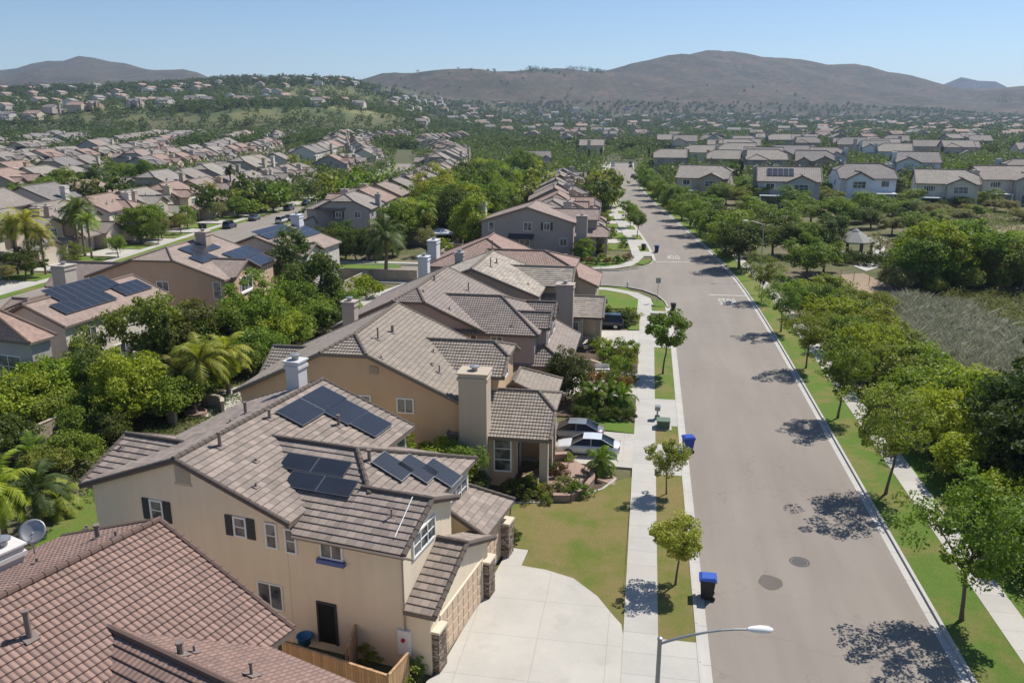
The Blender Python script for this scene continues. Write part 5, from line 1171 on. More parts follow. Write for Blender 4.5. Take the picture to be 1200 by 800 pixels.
# plateau above the green bank, and the valley towards the hills
for dpt, step in ((965, 19), (1010, 20), (1080, 22), (1160, 24), (1260, 26), (1350, 24), (1430, 30)):
    for k in range(60):
        col = -30 + k * step * .93 * (rnd.uniform(.9, 1.1)) * 986 / dpt
        if col > 560 or (col > 430 and dpt < 1000) or rnd.random() < (.22 if dpt < 1000 else .5): continue
        d = ray(col, HZY); d.z = 0; d.normalize(); dd = dpt + rnd.uniform(-14, 14); x, y = d.x * dd, d.y * dd
        if clash(x, y, 15): continue
        taken.append((x, y)); farlist.append((dd, x, y, 90 + rnd.uniform(-20, 20) - 180 * (k % 2), 'p'))
for k in range(1500):
    col = rnd.uniform(470, 1230); dd = rnd.uniform(640, 2000) ** 1.0
    d = ray(col, HZY); d.z = 0; d.normalize(); x, y = d.x * dd, d.y * dd
    if rnd.random() < .80 or clash(x, y, 24) or T(x, y) > 75: continue
    if col < 620 and dd < 900: continue
    taken.append((x, y)); farlist.append((dd, x, y, rnd.choice((80, -100, 0, 175)) + rnd.uniform(-15, 15), 'v'))
farlist.sort()
GL = {'w': ('houses of the streets to the left', 'beige tile-roofed house packed among the rows left of the street'), 'e': ('houses beyond the park', 'pale tile-roofed house among trees beyond the park and brush'), 'p': ('houses on the plateau', 'small pale house on the rise above the green bank'), 'v': ('houses in the far valley', 'tiny house among the trees of the far valley below the hills')}
maxn = 300 - NH[0] - 13; rest = []
for i, (d, x, y, ph, g) in enumerate(farlist):
    if i < maxn: far_house(x, y, ph, GL[g][1], GL[g][0], d < 430)
    else: rest.append((x, y, ph))
m = MB(); cols = 2
for x, y, ph in rest:
    c, s = math.cos(R(-ph)), math.sin(R(-ph)); z = T(x, y); rc = rnd.randrange(3)
    def q(u, v, w): return (x + u * c - v * s, y + u * s + v * c, z + w)
    a, b, hh, rr = 7 * rnd.uniform(.8, 1.15), 6 * rnd.uniform(.8, 1.15), rnd.choice((3.4, 5.8, 5.8)), 2.4
    m.poly([q(-a, -b, -2), q(a, -b, -2), q(a, -b, hh), q(-a, -b, hh)], rc); m.poly([q(a, b, -2), q(-a, b, -2), q(-a, b, hh), q(a, b, hh)], rc)
    for sg in (-1, 1): m.poly([q(sg * a, -b * sg, -2), q(sg * a, b * sg, -2), q(sg * a, b * sg, hh), q(sg * a, 0, hh + rr), q(sg * a, -b * sg, hh)], rc)
    m.poly([q(-a - .4, -b - .4, hh - .1), q(a + .4, -b - .4, hh - .1), q(a + .4, 0, hh + rr), q(-a - .4, 0, hh + rr)], 3 + rc); m.poly([q(a + .4, b + .4, hh - .1), q(-a - .4, b + .4, hh - .1), q(-a - .4, 0, hh + rr), q(a + .4, 0, hh + rr)], 3 + rc)
if rest:
    for nm, c in (('far_wall_a', (.52, .47, .40)), ('far_wall_b', (.42, .37, .32)), ('far_wall_c', (.62, .58, .52)), ('far_roof_a', (.30, .23, .19)), ('far_roof_b', (.36, .24, .19)), ('far_roof_c', (.27, .245, .22))): simple(nm, c, .9, .1, .2)
    tag(m.build('distant_houses', ['far_wall_a', 'far_wall_b', 'far_wall_c', 'far_roof_a', 'far_roof_b', 'far_roof_c']), 'mass of tiny houses on the slopes towards the hills', 'houses', None, 'stuff')
for p in PR:
    for c in list(p.children):
        for g in list(c.children): bpy.data.objects.remove(g)
        bpy.data.objects.remove(c)
    bpy.data.objects.remove(p)
print('houses', NH[0] + 13, 'copies', min(len(farlist), maxn), 'rest', len(rest))
# ================================================================ trees and plants
G_MID, G_OLIVE, G_LIME, G_DARK, G_GREY, G_YEL = (.148, .225, .040), (.185, .228, .052), (.245, .315, .040), (.080, .118, .032), (.20, .205, .11), (.26, .285, .055)
side = ['nearest', 'second', 'third', 'fourth', 'fifth', 'sixth', 'seventh', 'eighth', 'ninth', 'tenth', 'eleventh', 'twelfth', 'thirteenth', 'fourteenth', 'fifteenth', 'sixteenth', 'seventeenth']
for k, (x, y, s) in enumerate([(16.25, 38.2, 1.12), (16.35, 52.4, 1.08), (16.3, 66.6, 1.05), (16.2, 80.6, 1.0), (16.0, 95.2, 1.0), (15.9, 112, .95)]):
    tree('street', x, y, f'slender open-crowned street tree in the right grass verge, {side[k]} from the bottom of the picture', 'tree', s, G_OLIVE if k % 2 else G_MID, 'street trees in the right verge')
yy = [136.5, 149, 163, 177, 191, 204, 220, 236, 252, 270, 290, 312]
for k, y in enumerate(yy):
    tree('broad', rk(y) + 1.6 + (k == 0) * .2, y, f'round full street tree on the right verge, {side[k]} beyond the painted stop line', 'tree', 1.65 if k < 2 else 1.35, G_DARK if k in (0,) else G_MID, 'full street trees on the right', sz=(1.4 if k < 2 else 1.1))
tree('sapling', 2.33, 39.1, 'small bushy street tree beside the black bin on the left verge', 'tree', 1.15, (.30, .35, .08))
tree('sapling', 2.1, 50.0, 'thin leaning young street tree left of the asphalt between two driveways', 'tree', 1.0, (.30, .33, .09))
tree('sapling', 2.2, 76.5, 'dark green young street tree standing on the left verge before the corner', 'tree', 1.7, G_MID)
for k, (y, s) in enumerate([(171, 1.5), (187, 1.4), (203, 1.2), (232, 1.3), (262, 1.4), (300, 1.6)]): tree('sapling', lk(y) - 1.1, y, f'rounded young street tree on the left verge, {side[k]} beyond the side street', 'tree', s * 1.1, G_MID, 'young street trees on the left')
# thicket right of the pavement
tk = [(23.0, 33, 1.2, G_MID), (23.5, 38.5, 1.0, G_LIME), (22.4, 44, .95, G_MID), (22.8, 49, .9, G_LIME), (22.4, 55, 1.0, G_LIME), (22.6, 60, 1.1, G_LIME), (25.8, 63.5, 1.2, G_LIME), (23., 67, 1.2, G_MID), (27.5, 69, 1.25, G_LIME), (22.5, 73.5, 1.1, G_OLIVE), (25.6, 76, 1.2, G_MID), (22.3, 80, 1.1, G_LIME), (25.4, 84, 1.1, G_OLIVE), (21.8, 88, 1.1, G_MID), (24.8, 91, 1.1, G_OLIVE), (21.5, 96, 1.05, G_LIME), (24.5, 98, 1.0, G_OLIVE), (21.5, 104, 1.05, G_MID), (25, 106, 1.05, G_OLIVE), (21.2, 111, 1.0, G_LIME), (24.6, 113, 1.0, G_OLIVE), (28.5, 104, .9, G_OLIVE)]
for k, (x, y, s, c) in enumerate(tk): tree('thicket', x, y, 'leafy yellow-green shrub tree in the thicket between the right pavement and the brush field', 'shrub', s * 1.1, c, 'thicket trees right of the pavement', name='thicket_tree', sz=s * rnd.uniform(.85, 1.35))
for x, y, s in ((25.0, 53.2, 1.3), (26.8, 57.5, 1.5), (25.6, 48.8, 1.25), (28.5, 53.5, 1.6), (29.5, 60, 1.5), (28., 48, 1.5)): tree('dense', x, y, 'large dark dense tree at the right picture edge behind the thicket', 'tree', s, (.055, .085, .025), 'dark trees at the right edge')
# vine-covered trees and bushes beyond the brush
for x, y, s, c in ((39.5, 124, 1.7, G_MID), (42.5, 127, 2.0, G_LIME), (46.5, 129, 2.0, G_MID), (50, 131, 1.7, G_OLIVE), (41.5, 133, 1.7, G_MID), (47, 136, 1.8, G_LIME), (54, 126, 1.6, G_OLIVE), (57, 131, 1.6, G_OLIVE), (53, 138, 1.6, G_MID), (60, 140, 1.5, G_LIME)): tree('dense', x, y, 'tall tree smothered in climbing vine leaves standing beyond the brush field', 'tree', s, c, 'vine-covered trees beyond the brush', sz=s * .92)
for k in range(34):
    x, y = un(rnd.uniform(1040, 1240), rnd.uniform(315, 345)); tree('thicket', x, y, 'low bushy shrub along the far edge of the brush field', 'shrub', rnd.uniform(.6, 1.1), rnd.choice((G_GREY, G_OLIVE, G_GREY, G_MID)), 'shrubs along the brush field', name='shrub')
for k in range(26):
    x, y = un(rnd.uniform(990, 1240), rnd.uniform(243, 262)); tree('thicket', x, y, 'rounded grey-green shrub on the slope below the far houses', 'shrub', rnd.uniform(.9, 1.5), rnd.choice((G_GREY, G_DARK, G_MID, G_GREY)), 'shrubs below the far houses', name='shrub', sz=.9)
# park trees
pk = [(905, 300, 1.5, G_DARK), (940, 300, 1.4, G_MID), (850, 285, 1.6, G_DARK), (880, 262, 1.7, G_MID), (915, 270, 1.6, G_MID), (830, 255, 1.6, G_MID), (850, 240, 1.7, G_MID), (800, 245, 1.6, G_MID), (950, 262, 1.6, G_MID), (975, 285, 1.35, G_DARK), (985, 262, 1.7, G_MID), (1010, 255, 1.7, G_MID), (1040, 258, 1.5, G_MID), (1045, 275, 1.2, G_GREY), (1020, 268, 1.3, G_DARK), (965, 300, 1.3, G_DARK), (930, 245, 1.6, G_MID), (895, 240, 1.7, G_OLIVE), (865, 228, 1.6, G_MID), (1065, 262, 1.4, G_DARK), (945, 325, 1.25, G_MID), (965, 318, 1.1, G_MID), (1075, 280, 1.5, G_MID), (1095, 272, 1.3, G_OLIVE)]
for k, (px, py, s, c) in enumerate(pk):
    x, y = un(px, py); tree('broad', x, y, 'round green tree of the park between the street and the far houses', 'tree', s * .95, c, 'park trees', sz=s * (.6 if py < 282 else .8))
for px, py in ((1003, 308), (1012, 310), (1022, 311), (1031, 309), (1040, 312), (995, 306), (1048, 310), (985, 310)): x, y = un(px, py); tree('bush', x, y, 'clipped dark shrub in the row beside the park shelter path', 'shrub', 1.6, G_DARK, 'shrubs by the park path')
x, y = un(1028, 304); tree('airy', x, y, 'small sparse tree standing in the pale path by the park shelter', 'tree', .8, G_GREY)
for x, y, s in ((8, 247, 1.2), (28, 243, 1.35), (30, 262, 1.5), (51, 244, 1.2), (52, 262, 1.5), (72, 243, 1.3), (73, 262, 1.6), (93, 246, 1.2), (94, 262, 1.5), (114, 248, 1.3), (116, 264, 1.5), (60, 241, .9), (84, 238, 1.0), (105, 242, .9), (125, 243, 1.1), (18, 245, 1.)): tree('broad', x, y, 'green tree standing close to the first row of houses across the park', 'tree', s * 1.1, rnd.choice((G_MID, G_DARK, G_OLIVE)), 'trees at the houses across the park', sz=s * .68)
# left back gardens
for px, py, kd, s, c, lb in [
 (150, 500, 'dense', 1.25, G_LIME, 'bright green round tree overhanging the block wall'), (128, 478, 'broad', .9, G_DARK, 'dark tree close behind the bright round one by the block wall'), (108, 452, 'airy', 1.15, G_OLIVE, 'flat-topped airy tree before the white back wall with the solar roof'),
 (190, 440, 'dense', 1.5, G_OLIVE, 'broad olive tree at the centre of the left back gardens'), (225, 430, 'dense', 1.4, (.10, .12, .04), 'tall olive-brown tree beside the garden palms'), (205, 470, 'cypress', 1.15, G_DARK, 'dark narrow tree between the olive tree and the palms'), (270, 425, 'dense', 1.2, G_MID, 'round green tree behind the drooping palms'), (300, 412, 'broad', 1.2, G_MID, 'green tree against the fence behind the tan house'),
 (345, 385, 'dense', 1.15, G_MID, 'rounded tree at the end of the shrub bank below the tan house'), (375, 372, 'dense', 1.6, (.075, .115, .03), 'large dark-leaved tree at the back of the tan solar house'), (345, 345, 'broad', 1.5, (.075, .115, .032), 'dark tree shading the wall of the low solar house'),
 (430, 348, 'bush', 2.6, G_LIME, 'pale broad-leaved bush by the garden wall'), (500, 300, 'airy', 1.0, G_GREY, 'grey-leaved small tree by the curved garden wall'), (520, 302, 'bush', 2.2, G_LIME, 'lime-yellow bush inside the curved garden wall'),
  (663, 470, 'dense', .8, (.075, .09, .035), 'upright dark bush at the corner of the mauve house')]:
    x, y = un(px, py); tree(kd, x, y, lb, 'tree', s, c)
for px, py, s, c in [(30, 500, 1.25, G_LIME), (55, 490, 1.3, G_LIME), (75, 480, 1.2, G_MID), (5, 510, 1.2, G_LIME), (10, 535, 1., G_DARK), (95, 470, 1.1, G_DARK), (180, 490, 1.2, G_LIME), (205, 490, 1.1, G_MID), (218, 480, 1.0, G_DARK), (60, 505, .9, G_OLIVE), (160, 465, 1.2, G_DARK), (245, 465, .9, G_MID), (300, 430, 1.2, G_MID), (320, 415, 1.3, G_LIME), (340, 410, 1.2, G_MID), (365, 392, 1.1, G_MID), (390, 392, 1., G_DARK), (310, 395, 1.3, G_LIME), (285, 440, 1., G_OLIVE), (265, 445, 1.1, G_MID), (330, 395, 1.2, G_MID), (230, 455, 1.2, G_OLIVE), (400, 372, 1., G_MID), (200, 425, 1.2, G_OLIVE), (250, 415, 1.3, G_MID), (280, 405, 1.3, G_OLIVE), (130, 500, 1., G_MID), (110, 515, .8, G_MID), (85, 545, .8, G_MID), (60, 560, .7, G_OLIVE), (130, 520, .7, G_DARK)]:
    x, y = un(px, py); tree('thicket', x, y, 'leafy shrub in the overgrown gardens behind the left houses', 'shrub', s, c, 'shrubs of the left back gardens', name='shrub')
for px, py, kd, s, c, lb in [(240, 478, 'feather_palm', 1.2, G_YEL, 'yellowish drooping palm beside the garden fountain'), (268, 462, 'feather_palm', 1.15, G_YEL, 'second yellowish palm, right of the fountain palm'), (212, 482, 'feather_palm', .9, (.2, .2, .06), 'small pale palm left of the fountain palm'), (50, 628, 'feather_palm', .95, (.06, .09, .035), 'dark palm in the narrow garden behind the red roof'), (8, 640, 'feather_palm', 1.0, G_LIME, 'lime palm cut by the left picture edge'), (70, 600, 'low_palm', 1.2, G_OLIVE, 'low spiky palm beside the dark garden palm'), (40, 545, 'low_palm', 1.2, G_MID, 'low palm under the block wall'), (453, 326, 'feather_palm', 1.75, (.085, .12, .05), 'big grey-green palm beside the side street wall'), (75, 470, 'low_palm', 1.3, G_DARK, 'dark spiky palm before the grey wall'),
 (22, 322, 'queen_palm', 1.45, G_YEL, 'first of three palms on the west street lawn'), (38, 322, 'queen_palm', 1.5, G_YEL, 'middle palm of three on the west street lawn'), (54, 322, 'queen_palm', 1.1, (.2, .2, .06), 'shortest of three palms on the west street lawn'), (100, 300, 'queen_palm', 1.5, (.10, .14, .05), 'dark palm in front of the house with the big chimney'), (108, 303, 'queen_palm', 1.15, G_MID, 'shorter dark palm next to the chimney house'), (93, 297, 'queen_palm', 1.3, G_MID, 'palm close against the chimney house wall'),
 (273, 243, 'tall_palm', 1.25, (.09, .10, .05), 'tall dark shaggy palm beside the west street'), (250, 252, 'queen_palm', 1.2, (.16, .17, .05), 'bushy palm left of the tall one on the west street'), (345, 212, 'queen_palm', 1.35, G_OLIVE, 'far feathery palm over the west street roofs'), (360, 215, 'queen_palm', 1.2, G_OLIVE, 'feathery palm right of the far feathery one')]:
    x, y = un(px, py); tree(kd, x, y, lb, 'palm', s, c, name='palm_tree')
# palms and shrubs along the front gardens
for px, py, s in ((695, 482, 1.05), (712, 480, .95), (728, 482, 1.0), (686, 478, .9), (704, 556, .85)): x, y = un(px, py); tree('low_palm', x, y, 'multi-stemmed low palm on the bed beside the parked cars' if px != 702 else 'low palm at the edge of the brick patio', 'palm', s, G_MID, 'low palms by the driveway' if px != 702 else None, name='palm_tree', sz=s * 1.5)
gb = [(640, 553, .9, G_DARK), (606, 580, 1.0, G_DARK), (618, 582, .95, G_DARK), (625, 578, .8, G_LIME), (644, 582, .7, G_GREY), (660, 575, .8, G_GREY), (676, 582, .85, G_MID), (560, 578, .9, G_DARK), (570, 590, .6, G_GREY), (640, 590, .5, G_OLIVE), (655, 560, .8, (.16, .1, .07)), (666, 541, .45, G_LIME), (705, 492, .8, G_DARK), (720, 492, .8, G_DARK), (690, 493, .8, G_DARK), (680, 490, .8, G_DARK), (735, 492, .7, G_DARK), (692, 448, .9, (.25, .14, .03)), (705, 450, .9, (.22, .15, .04)), (718, 452, 1., G_OLIVE), (730, 455, .9, (.2, .13, .05)), (738, 450, .8, G_OLIVE), (712, 428, 1.3, G_MID), (725, 425, 1.5, G_MID), (735, 430, 1.4, G_OLIVE), (706, 412, 1.1, G_LIME), (740, 415, 1.1, G_MID), (728, 440, 1.2, G_MID), (722, 382, 1.5, G_DARK), (732, 380, 1.5, G_DARK), (712, 380, 1.4, G_DARK), (740, 378, 1.2, G_LIME), (598, 637, .62, G_DARK), (695, 405, .8, G_DARK),
 (682, 305, 1.6, G_MID), (690, 309, .9, (.2, .12, .08)), (700, 310, 1., G_DARK), (712, 310, 1., (.16, .1, .08)), (724, 309, 1., G_DARK), (735, 306, 1., (.17, .12, .1)), (705, 303, .8, G_OLIVE)]
for k, (px, py, s, c) in enumerate(gb):
    x, y = un(px, py); tree('bush', x, y, 'clipped ball shrub at the corner of the dry lawn' if px == 598 else 'mixed shrub in the front garden beds left of the pavement', 'shrub', s * 1.05, c, None if px == 598 else 'front garden shrubs')
for k in range(34):
    y = 150 + k * 6.3; x = lk(y) - rnd.uniform(4.2, 9); tree('bush', x, y, 'small shrub in the front gardens beyond the side street', 'shrub', rnd.uniform(.9, 2.0), rnd.choice((G_MID, G_OLIVE, G_DARK, G_LIME)), 'far front garden shrubs')
x, y = un(684, 303); tree('dense', x, y, 'column-shaped dark green bush at the gabled grey house corner', 'tree', .75, G_MID)
# hedge mass behind the grey house of the palm row
for px, py in ((395, 302), (405, 305), (418, 305), (432, 305), (445, 303), (460, 300), (400, 296), (380, 300)): x, y = un(px, py); tree('dense', x, y, 'dark hedge tree below the grey-walled house', 'tree', 1.05, G_DARK, 'hedge trees by the side street')
# palms / broad trees between the two rows of backs
for k in range(64):
    y = 150 + rnd.random() ** 1.25 * 210; a = rnd.random(); x = (lk(y) - 31) * a + (ls(y) + 37) * (1 - a)
    if clash(x, y, 9) or T(x, y) > 3: continue
    kd = rnd.choice(('dense', 'broad', 'dense', 'queen_palm', 'dense')); c = rnd.choice((G_LIME, G_MID, G_MID, G_YEL, G_DARK))
    tree(kd, x, y, 'lush green tree in the gardens between the two rows of house backs' if kd != 'queen_palm' else 'feathery palm in the gardens between the two rows of house backs', 'tree' if kd != 'queen_palm' else 'palm', rnd.uniform(1.2, 2.0) if kd != 'queen_palm' else 1.1, c, 'garden trees between the rows' if kd != 'queen_palm' else 'garden palms between the rows', name='palm_tree' if kd == 'queen_palm' else None)
# west street gardens
for k in range(30):
    y = 104 + k * 8.; X = ls(y); sx = -1 if k % 3 else 1
    if sx > 0 and y < 160: sx = -1
    tree(rnd.choice(('broad', 'airy', 'sapling')), X + sx * rnd.uniform(8.5, 14), y + rnd.uniform(-3, 3), 'garden tree along the west street front gardens', 'tree', rnd.uniform(.8, 1.2), rnd.choice((G_MID, G_OLIVE, G_GREY, G_DARK)), 'garden trees of the west street', sz=.85)
for px, py, s in ((150, 222, 1.9), (170, 228, 2.0), (75, 236, 2.1), (60, 246, 1.7), (190, 222, 1.6), (20, 262, 1.6), (38, 262, 1.7), (130, 262, 1.1), (165, 285, 1.5), (178, 280, 1.3), (110, 230, 1.6)): x, y = un(px, py); tree('dense', x, y, 'big bushy tree behind the first row of west street houses', 'tree', s, rnd.choice((G_MID, G_DARK, G_OLIVE)), 'big trees west of the west street')
for px, py in ((147, 262), (158, 262), (166, 262), (187, 205), (760, 195), (764, 194), (842, 222), (849, 222), (856, 221), (862, 221), (868, 220), (905, 196), (912, 196), (918, 196), (690, 195), (697, 193), (704, 192)):
    x, y = un(px, py); tree('far_cypress' if y > 230 else 'cypress', x, y, 'narrow dark cypress rising between the house roofs', 'tree', 1.25 if y > 300 else 1.0, (.04, .06, .025), 'cypress trees among the houses', name='cypress_tree')
tree('broad', -13.2, 46.6, 'leafy green tree squeezed between the cream and orange houses', 'tree', .82, G_LIME); tree('broad', -11.4, 47.2, 'smaller tree against the orange wall beside the tall chimney', 'tree', .6, G_MID)
# ---- tree belts farther off: individuals first, then one mass
nfar = 0
cand = []
for k in range(5200):
    col = rnd.uniform(-20, 1220); dd = 215 + 600 * rnd.random() ** 1.2; d = ray(col, HZY); d.z = 0; d.normalize(); x, y = d.x * dd, d.y * dd
    if lk(y) - 4 < x < rk(y) + 3 and y < 484: continue
    if abs(x - ls(y)) < 7 and y < 600: continue
    if clash(x, y, 6.8) : continue
    if dd < 285 and col > 770: continue
    cand.append((dd, x, y, col))
cand.sort(); cand = [c for c in cand if rnd.random() < .8]
NT_ = sum(1 for o in bpy.data.objects if o.get('category') == 'tree'); print('near trees', NT_)
tl = lambda c: ('round garden tree among the rows of houses on the left', 'garden trees on the left') if c < 640 else ('round tree among the houses beyond the park', 'trees beyond the park')
for dd, x, y, col in cand[:max(0, 292 - NT_)]:
    a, b = tl(col); tree(rnd.choice(('far_round', 'far_round', 'far_dome')), x, y, a, 'tree', rnd.uniform(1.1, 1.8), rnd.choice((G_MID, G_DARK, G_OLIVE, G_MID, G_GREY)), b)
def blob_pts(lst, per):
    out = []
    for x, y, r in lst:
        z = T(x, y); n = per; o = rng.normal(size=(n, 3)); o /= np.linalg.norm(o, axis=1)[:, None]; o *= rng.uniform(.5, 1, (n, 1)); o[:, 2] *= .8
        out.append(np.array([x, y, z + r * .75]) + o * r)
    return np.vstack(out)
far = [(x, y, rnd.uniform(2.8, 5.2)) for dd, x, y, col in cand[max(0, 292 - NT_):]]
belt = []
for k in range(25000):
    col = rnd.uniform(-30, 1230); dd = 600 + 1900 * rnd.random() ** 1.55; d = ray(col, HZY); d.z = 0; d.normalize(); x, y = d.x * dd, d.y * dd; h_ = T(x, y)
    dens = .95
    if col < 470 and 755 < dd < 915: dens = .95 if dd < 860 else (.6 if math.sin(x * .02) > .1 else .16)
    if dd > 1750 and col < 470: dens = .3
    if col > 440 and h_ > 62: dens = .06
    dens *= .7 + .3 * math.sin(x * .021 + 2 * math.sin(y * .013)) 
    if rnd.random() > dens or clash(x, y, 8): continue
    belt.append((x, y, rnd.uniform(2.8, 5.6) * (1.25 if col < 470 and dd < 870 else 1)))
for k in range(420):                         # dark belt under the plateau edge and groves on the ridge
    col = rnd.uniform(200, 620); dd = 930 + rnd.uniform(-25, 30) + (col - 230) * .35; d = ray(col, HZY); d.z = 0; d.normalize(); belt.append((d.x * dd, d.y * dd, rnd.uniform(4, 7)))
for k in range(60):
    col = rnd.choice((rnd.uniform(610, 690), rnd.uniform(615, 640), rnd.uniform(685, 705))); dd = 2420 + (col - 600) * 2.2 + rnd.uniform(-40, 40); d = ray(col, HZY); d.z = 0; d.normalize(); belt.append((d.x * dd, d.y * dd, rnd.uniform(5, 10)))
for k in range(40):
    col = rnd.uniform(1165, 1260); dd = 2850 + rnd.uniform(-60, 60); d = ray(col, HZY); d.z = 0; d.normalize(); belt.append((d.x * dd, d.y * dd, rnd.uniform(8, 16)))
for k in range(130):
    col = rnd.uniform(10, 470); dd = 1480 + rnd.uniform(-90, 90); d = ray(col, HZY); d.z = 0; d.normalize(); belt.append((d.x * dd, d.y * dd, rnd.uniform(4, 8)))
scatter_stuff('far_woods', blob_pts(far, 90), 1.3, rng, 'dark tree masses between the far rows of houses', (.095, .140, .040), 'trees')
nb = [b for b in belt if math.hypot(b[0], b[1]) < 1250]; fb = [b for b in belt if math.hypot(b[0], b[1]) >= 1250]
scatter_stuff('valley_woods', blob_pts(nb, 44), 2.3, rng, 'belts of trees across the plateau and the valley floor', (.072, .108, .036), 'trees')
scatter_stuff('hill_woods', blob_pts(fb, 24), 4.0, rng, 'far woods at the foot of the hills', (.058, .086, .036), 'trees')
# ---- brush field: grey blades
BR = U((1012, 370), (1035, 362), (1060, 350), (1092, 358), (1130, 364), (1165, 386), (1240, 415), (1330, 480), (1260, 510), (1180, 490), (1150, 470), (1128, 462), (1105, 430), (1078, 424), (1052, 400), (1030, 398))
X, Y = rand_poly(rng, BR, 2600)
n = 46; bx = np.repeat(X, n) + rng.normal(size=len(X) * n) * .16; by = np.repeat(Y, n) + rng.normal(size=len(X) * n) * .12
hh = np.repeat(rng.uniform(.7, 1.9, len(X)), n) * rng.uniform(.5, 1.05, len(bx)); lx, ly = rng.normal(size=len(bx)) * .5 * hh, rng.normal(size=len(bx)) * .5 * hh
a = rng.uniform(0, PI, len(bx)); w = .022
V = np.empty((len(bx), 4, 3)); V[:, 0] = np.stack([bx - w * np.cos(a), by - w * np.sin(a), 0 * bx], 1); V[:, 1] = np.stack([bx + w * np.cos(a), by + w * np.sin(a), 0 * bx], 1)
V[:, 2] = np.stack([bx + lx * .6 + w * .9 * np.cos(a), by + ly * .6 + w * .9 * np.sin(a), hh * .7], 1); V[:, 3] = np.stack([bx + lx, by + ly, hh], 1)
me = bpy.data.meshes.new('brush'); V = V.reshape(-1, 3).astype(np.float32); me.vertices.add(len(V)); me.vertices.foreach_set('co', V.ravel()); nq = len(V) // 4
me.loops.add(nq * 4); me.loops.foreach_set('vertex_index', np.arange(nq * 4)); me.polygons.add(nq); me.polygons.foreach_set('loop_start', np.arange(0, nq * 4, 4)); me.materials.append(M['dry_blade']); me.update(calc_edges=True)
o = link(bpy.data.objects.new('dry_brush', me)); o.color = (.22, .205, .15, 1); tag(o, 'grey-brown upright dry brush filling the field right of the thicket', 'brush', None, 'stuff')
# ---- undergrowth
def under(name, P_, n, h, size, tint, label):
    X, Y = rand_poly(rng, P_, n); f = np.clip(.6 + .5 * np.sin(X * 1.3 + np.sin(Y * .9)) * np.sin(Y * 1.1), .1, 1); Z = rng.uniform(0, 1, n) ** .8 * h * f; scatter_stuff(name, np.stack([X, Y, Z], 1), size, rng, label, tint)
under('undergrowth', [(19.6, 26), (40, 26), (38, 60), (32, 80), (28, 100), (27, 118), (19.2, 118), (19.6, 70)], 42000, 1.1, .2, (.10, .135, .035), 'low green undergrowth beneath the thicket')
under('brush_leaves', BR, 26000, 1.5, .17, (.24, .25, .13), 'straw and green weeds mixed through the dry brush')
under('undergrowth', U((1040, 350), (1120, 330), (1260, 360), (1300, 440), (1210, 400), (1100, 352)), 16000, 1.4, .26, (.12, .135, .055), 'mixed low growth beyond the brush field')
under('ground_cover', U((1040, 262), (1240, 246), (1240, 262), (1180, 285), (1090, 268)), 12000, 1.2, .3, (.11, .14, .04), 'green ground cover below the far houses')
under('ground_cover', [(-47, 40), (-29, 44), (-31, 60), (-35, 80), (-38, 98), (-48, 98), (-50, 70), (-47, 56)], 30000, .8, .2, (.095, .13, .035), 'leafy ground cover in the left back gardens')
under('grass_tufts', [(15.3, 26), (17.7, 26), (17.7, 118), (15.1, 118)], 26000, .05, .09, (.15, .21, .04), 'uneven grass of the right verge')
LW = U((600, 636), (604, 596), (640, 592), (690, 586), (712, 572), (738, 564)) + [(-.4, 53), (-.4, 35.2)] + U((724, 722), (716, 712), (699, 694), (671, 675), (640, 665))
under('bank_scrub', U((55, 150), (300, 146), (480, 150), (480, 138), (60, 140)), 400, .5, .5, (.12, .13, .05), 'scrub on the grassy bank') if False else None
# ================================================================ small things
rr = -PI / 2
bin_(3.9, 38.3, PI / 2 + 3.1, (.018, .018, .02), (.03, .09, .40), 'black wheelie bin with a blue lid at the near left kerb', 1.15)
bin_(3.75, 57.6, PI / 2 - 2.9, (.02, .06, .33), (.02, .065, .36), 'all-blue wheelie bin in the gutter beside the second driveway', 1.15)
bin_(3.9, 104.2, PI / 2, (.02, .02, .022), (.025, .025, .03), 'black wheelie bin at the kerb by the rounded corner', .95)
bin_(2.1, 152.2, PI / 2, (.02, .03, .07), (.02, .07, .28), 'dark blue wheelie bin by the kerb across the side street', 1.2)
bin_(-.3, 154.2, 1.2, (.02, .02, .02), (.02, .02, .02), 'black wheelie bin on the pavement across the side street', 1.1)
for k, (px, py) in enumerate(((235, 268), (240, 268), (327, 232), (470, 217))): x, y = un(px, py); bin_(x, y, k, (.03, .03, .035), (.03, .03, .04), 'small dark wheelie bin along the west street', 1.1, 'bins along the west street')
street_lamp(1.0, 23.05, 7.8, .12, 2.75, 'near grey street lamp with a curved arm reaching over the gutter')
street_lamp(17.7, 128.5, 8.4, PI, 2.4, 'tall grey street lamp arching over the street before the park trees')
x, y = un(305, 300); street_lamp(ls(205) + 6.4, 205, 8.2, PI, 2.2, 'distant street lamp on the west street')
x, y = un(771, 347); sign_post(1.9, 108.6, 3.4, 0, 'grey street sign post on the corner by the rounded lawn', ['plain'])
x, y = un(695, 333); sign_post(-6.3, 120.5 - 2.2, 3.2, .3, 'thin sign post on the pavement of the side street', ['name'])
sign_post(16.1, 116.4, 2.6, 0, 'red octagonal stop sign on the right verge beside the painted word', ['stop'])
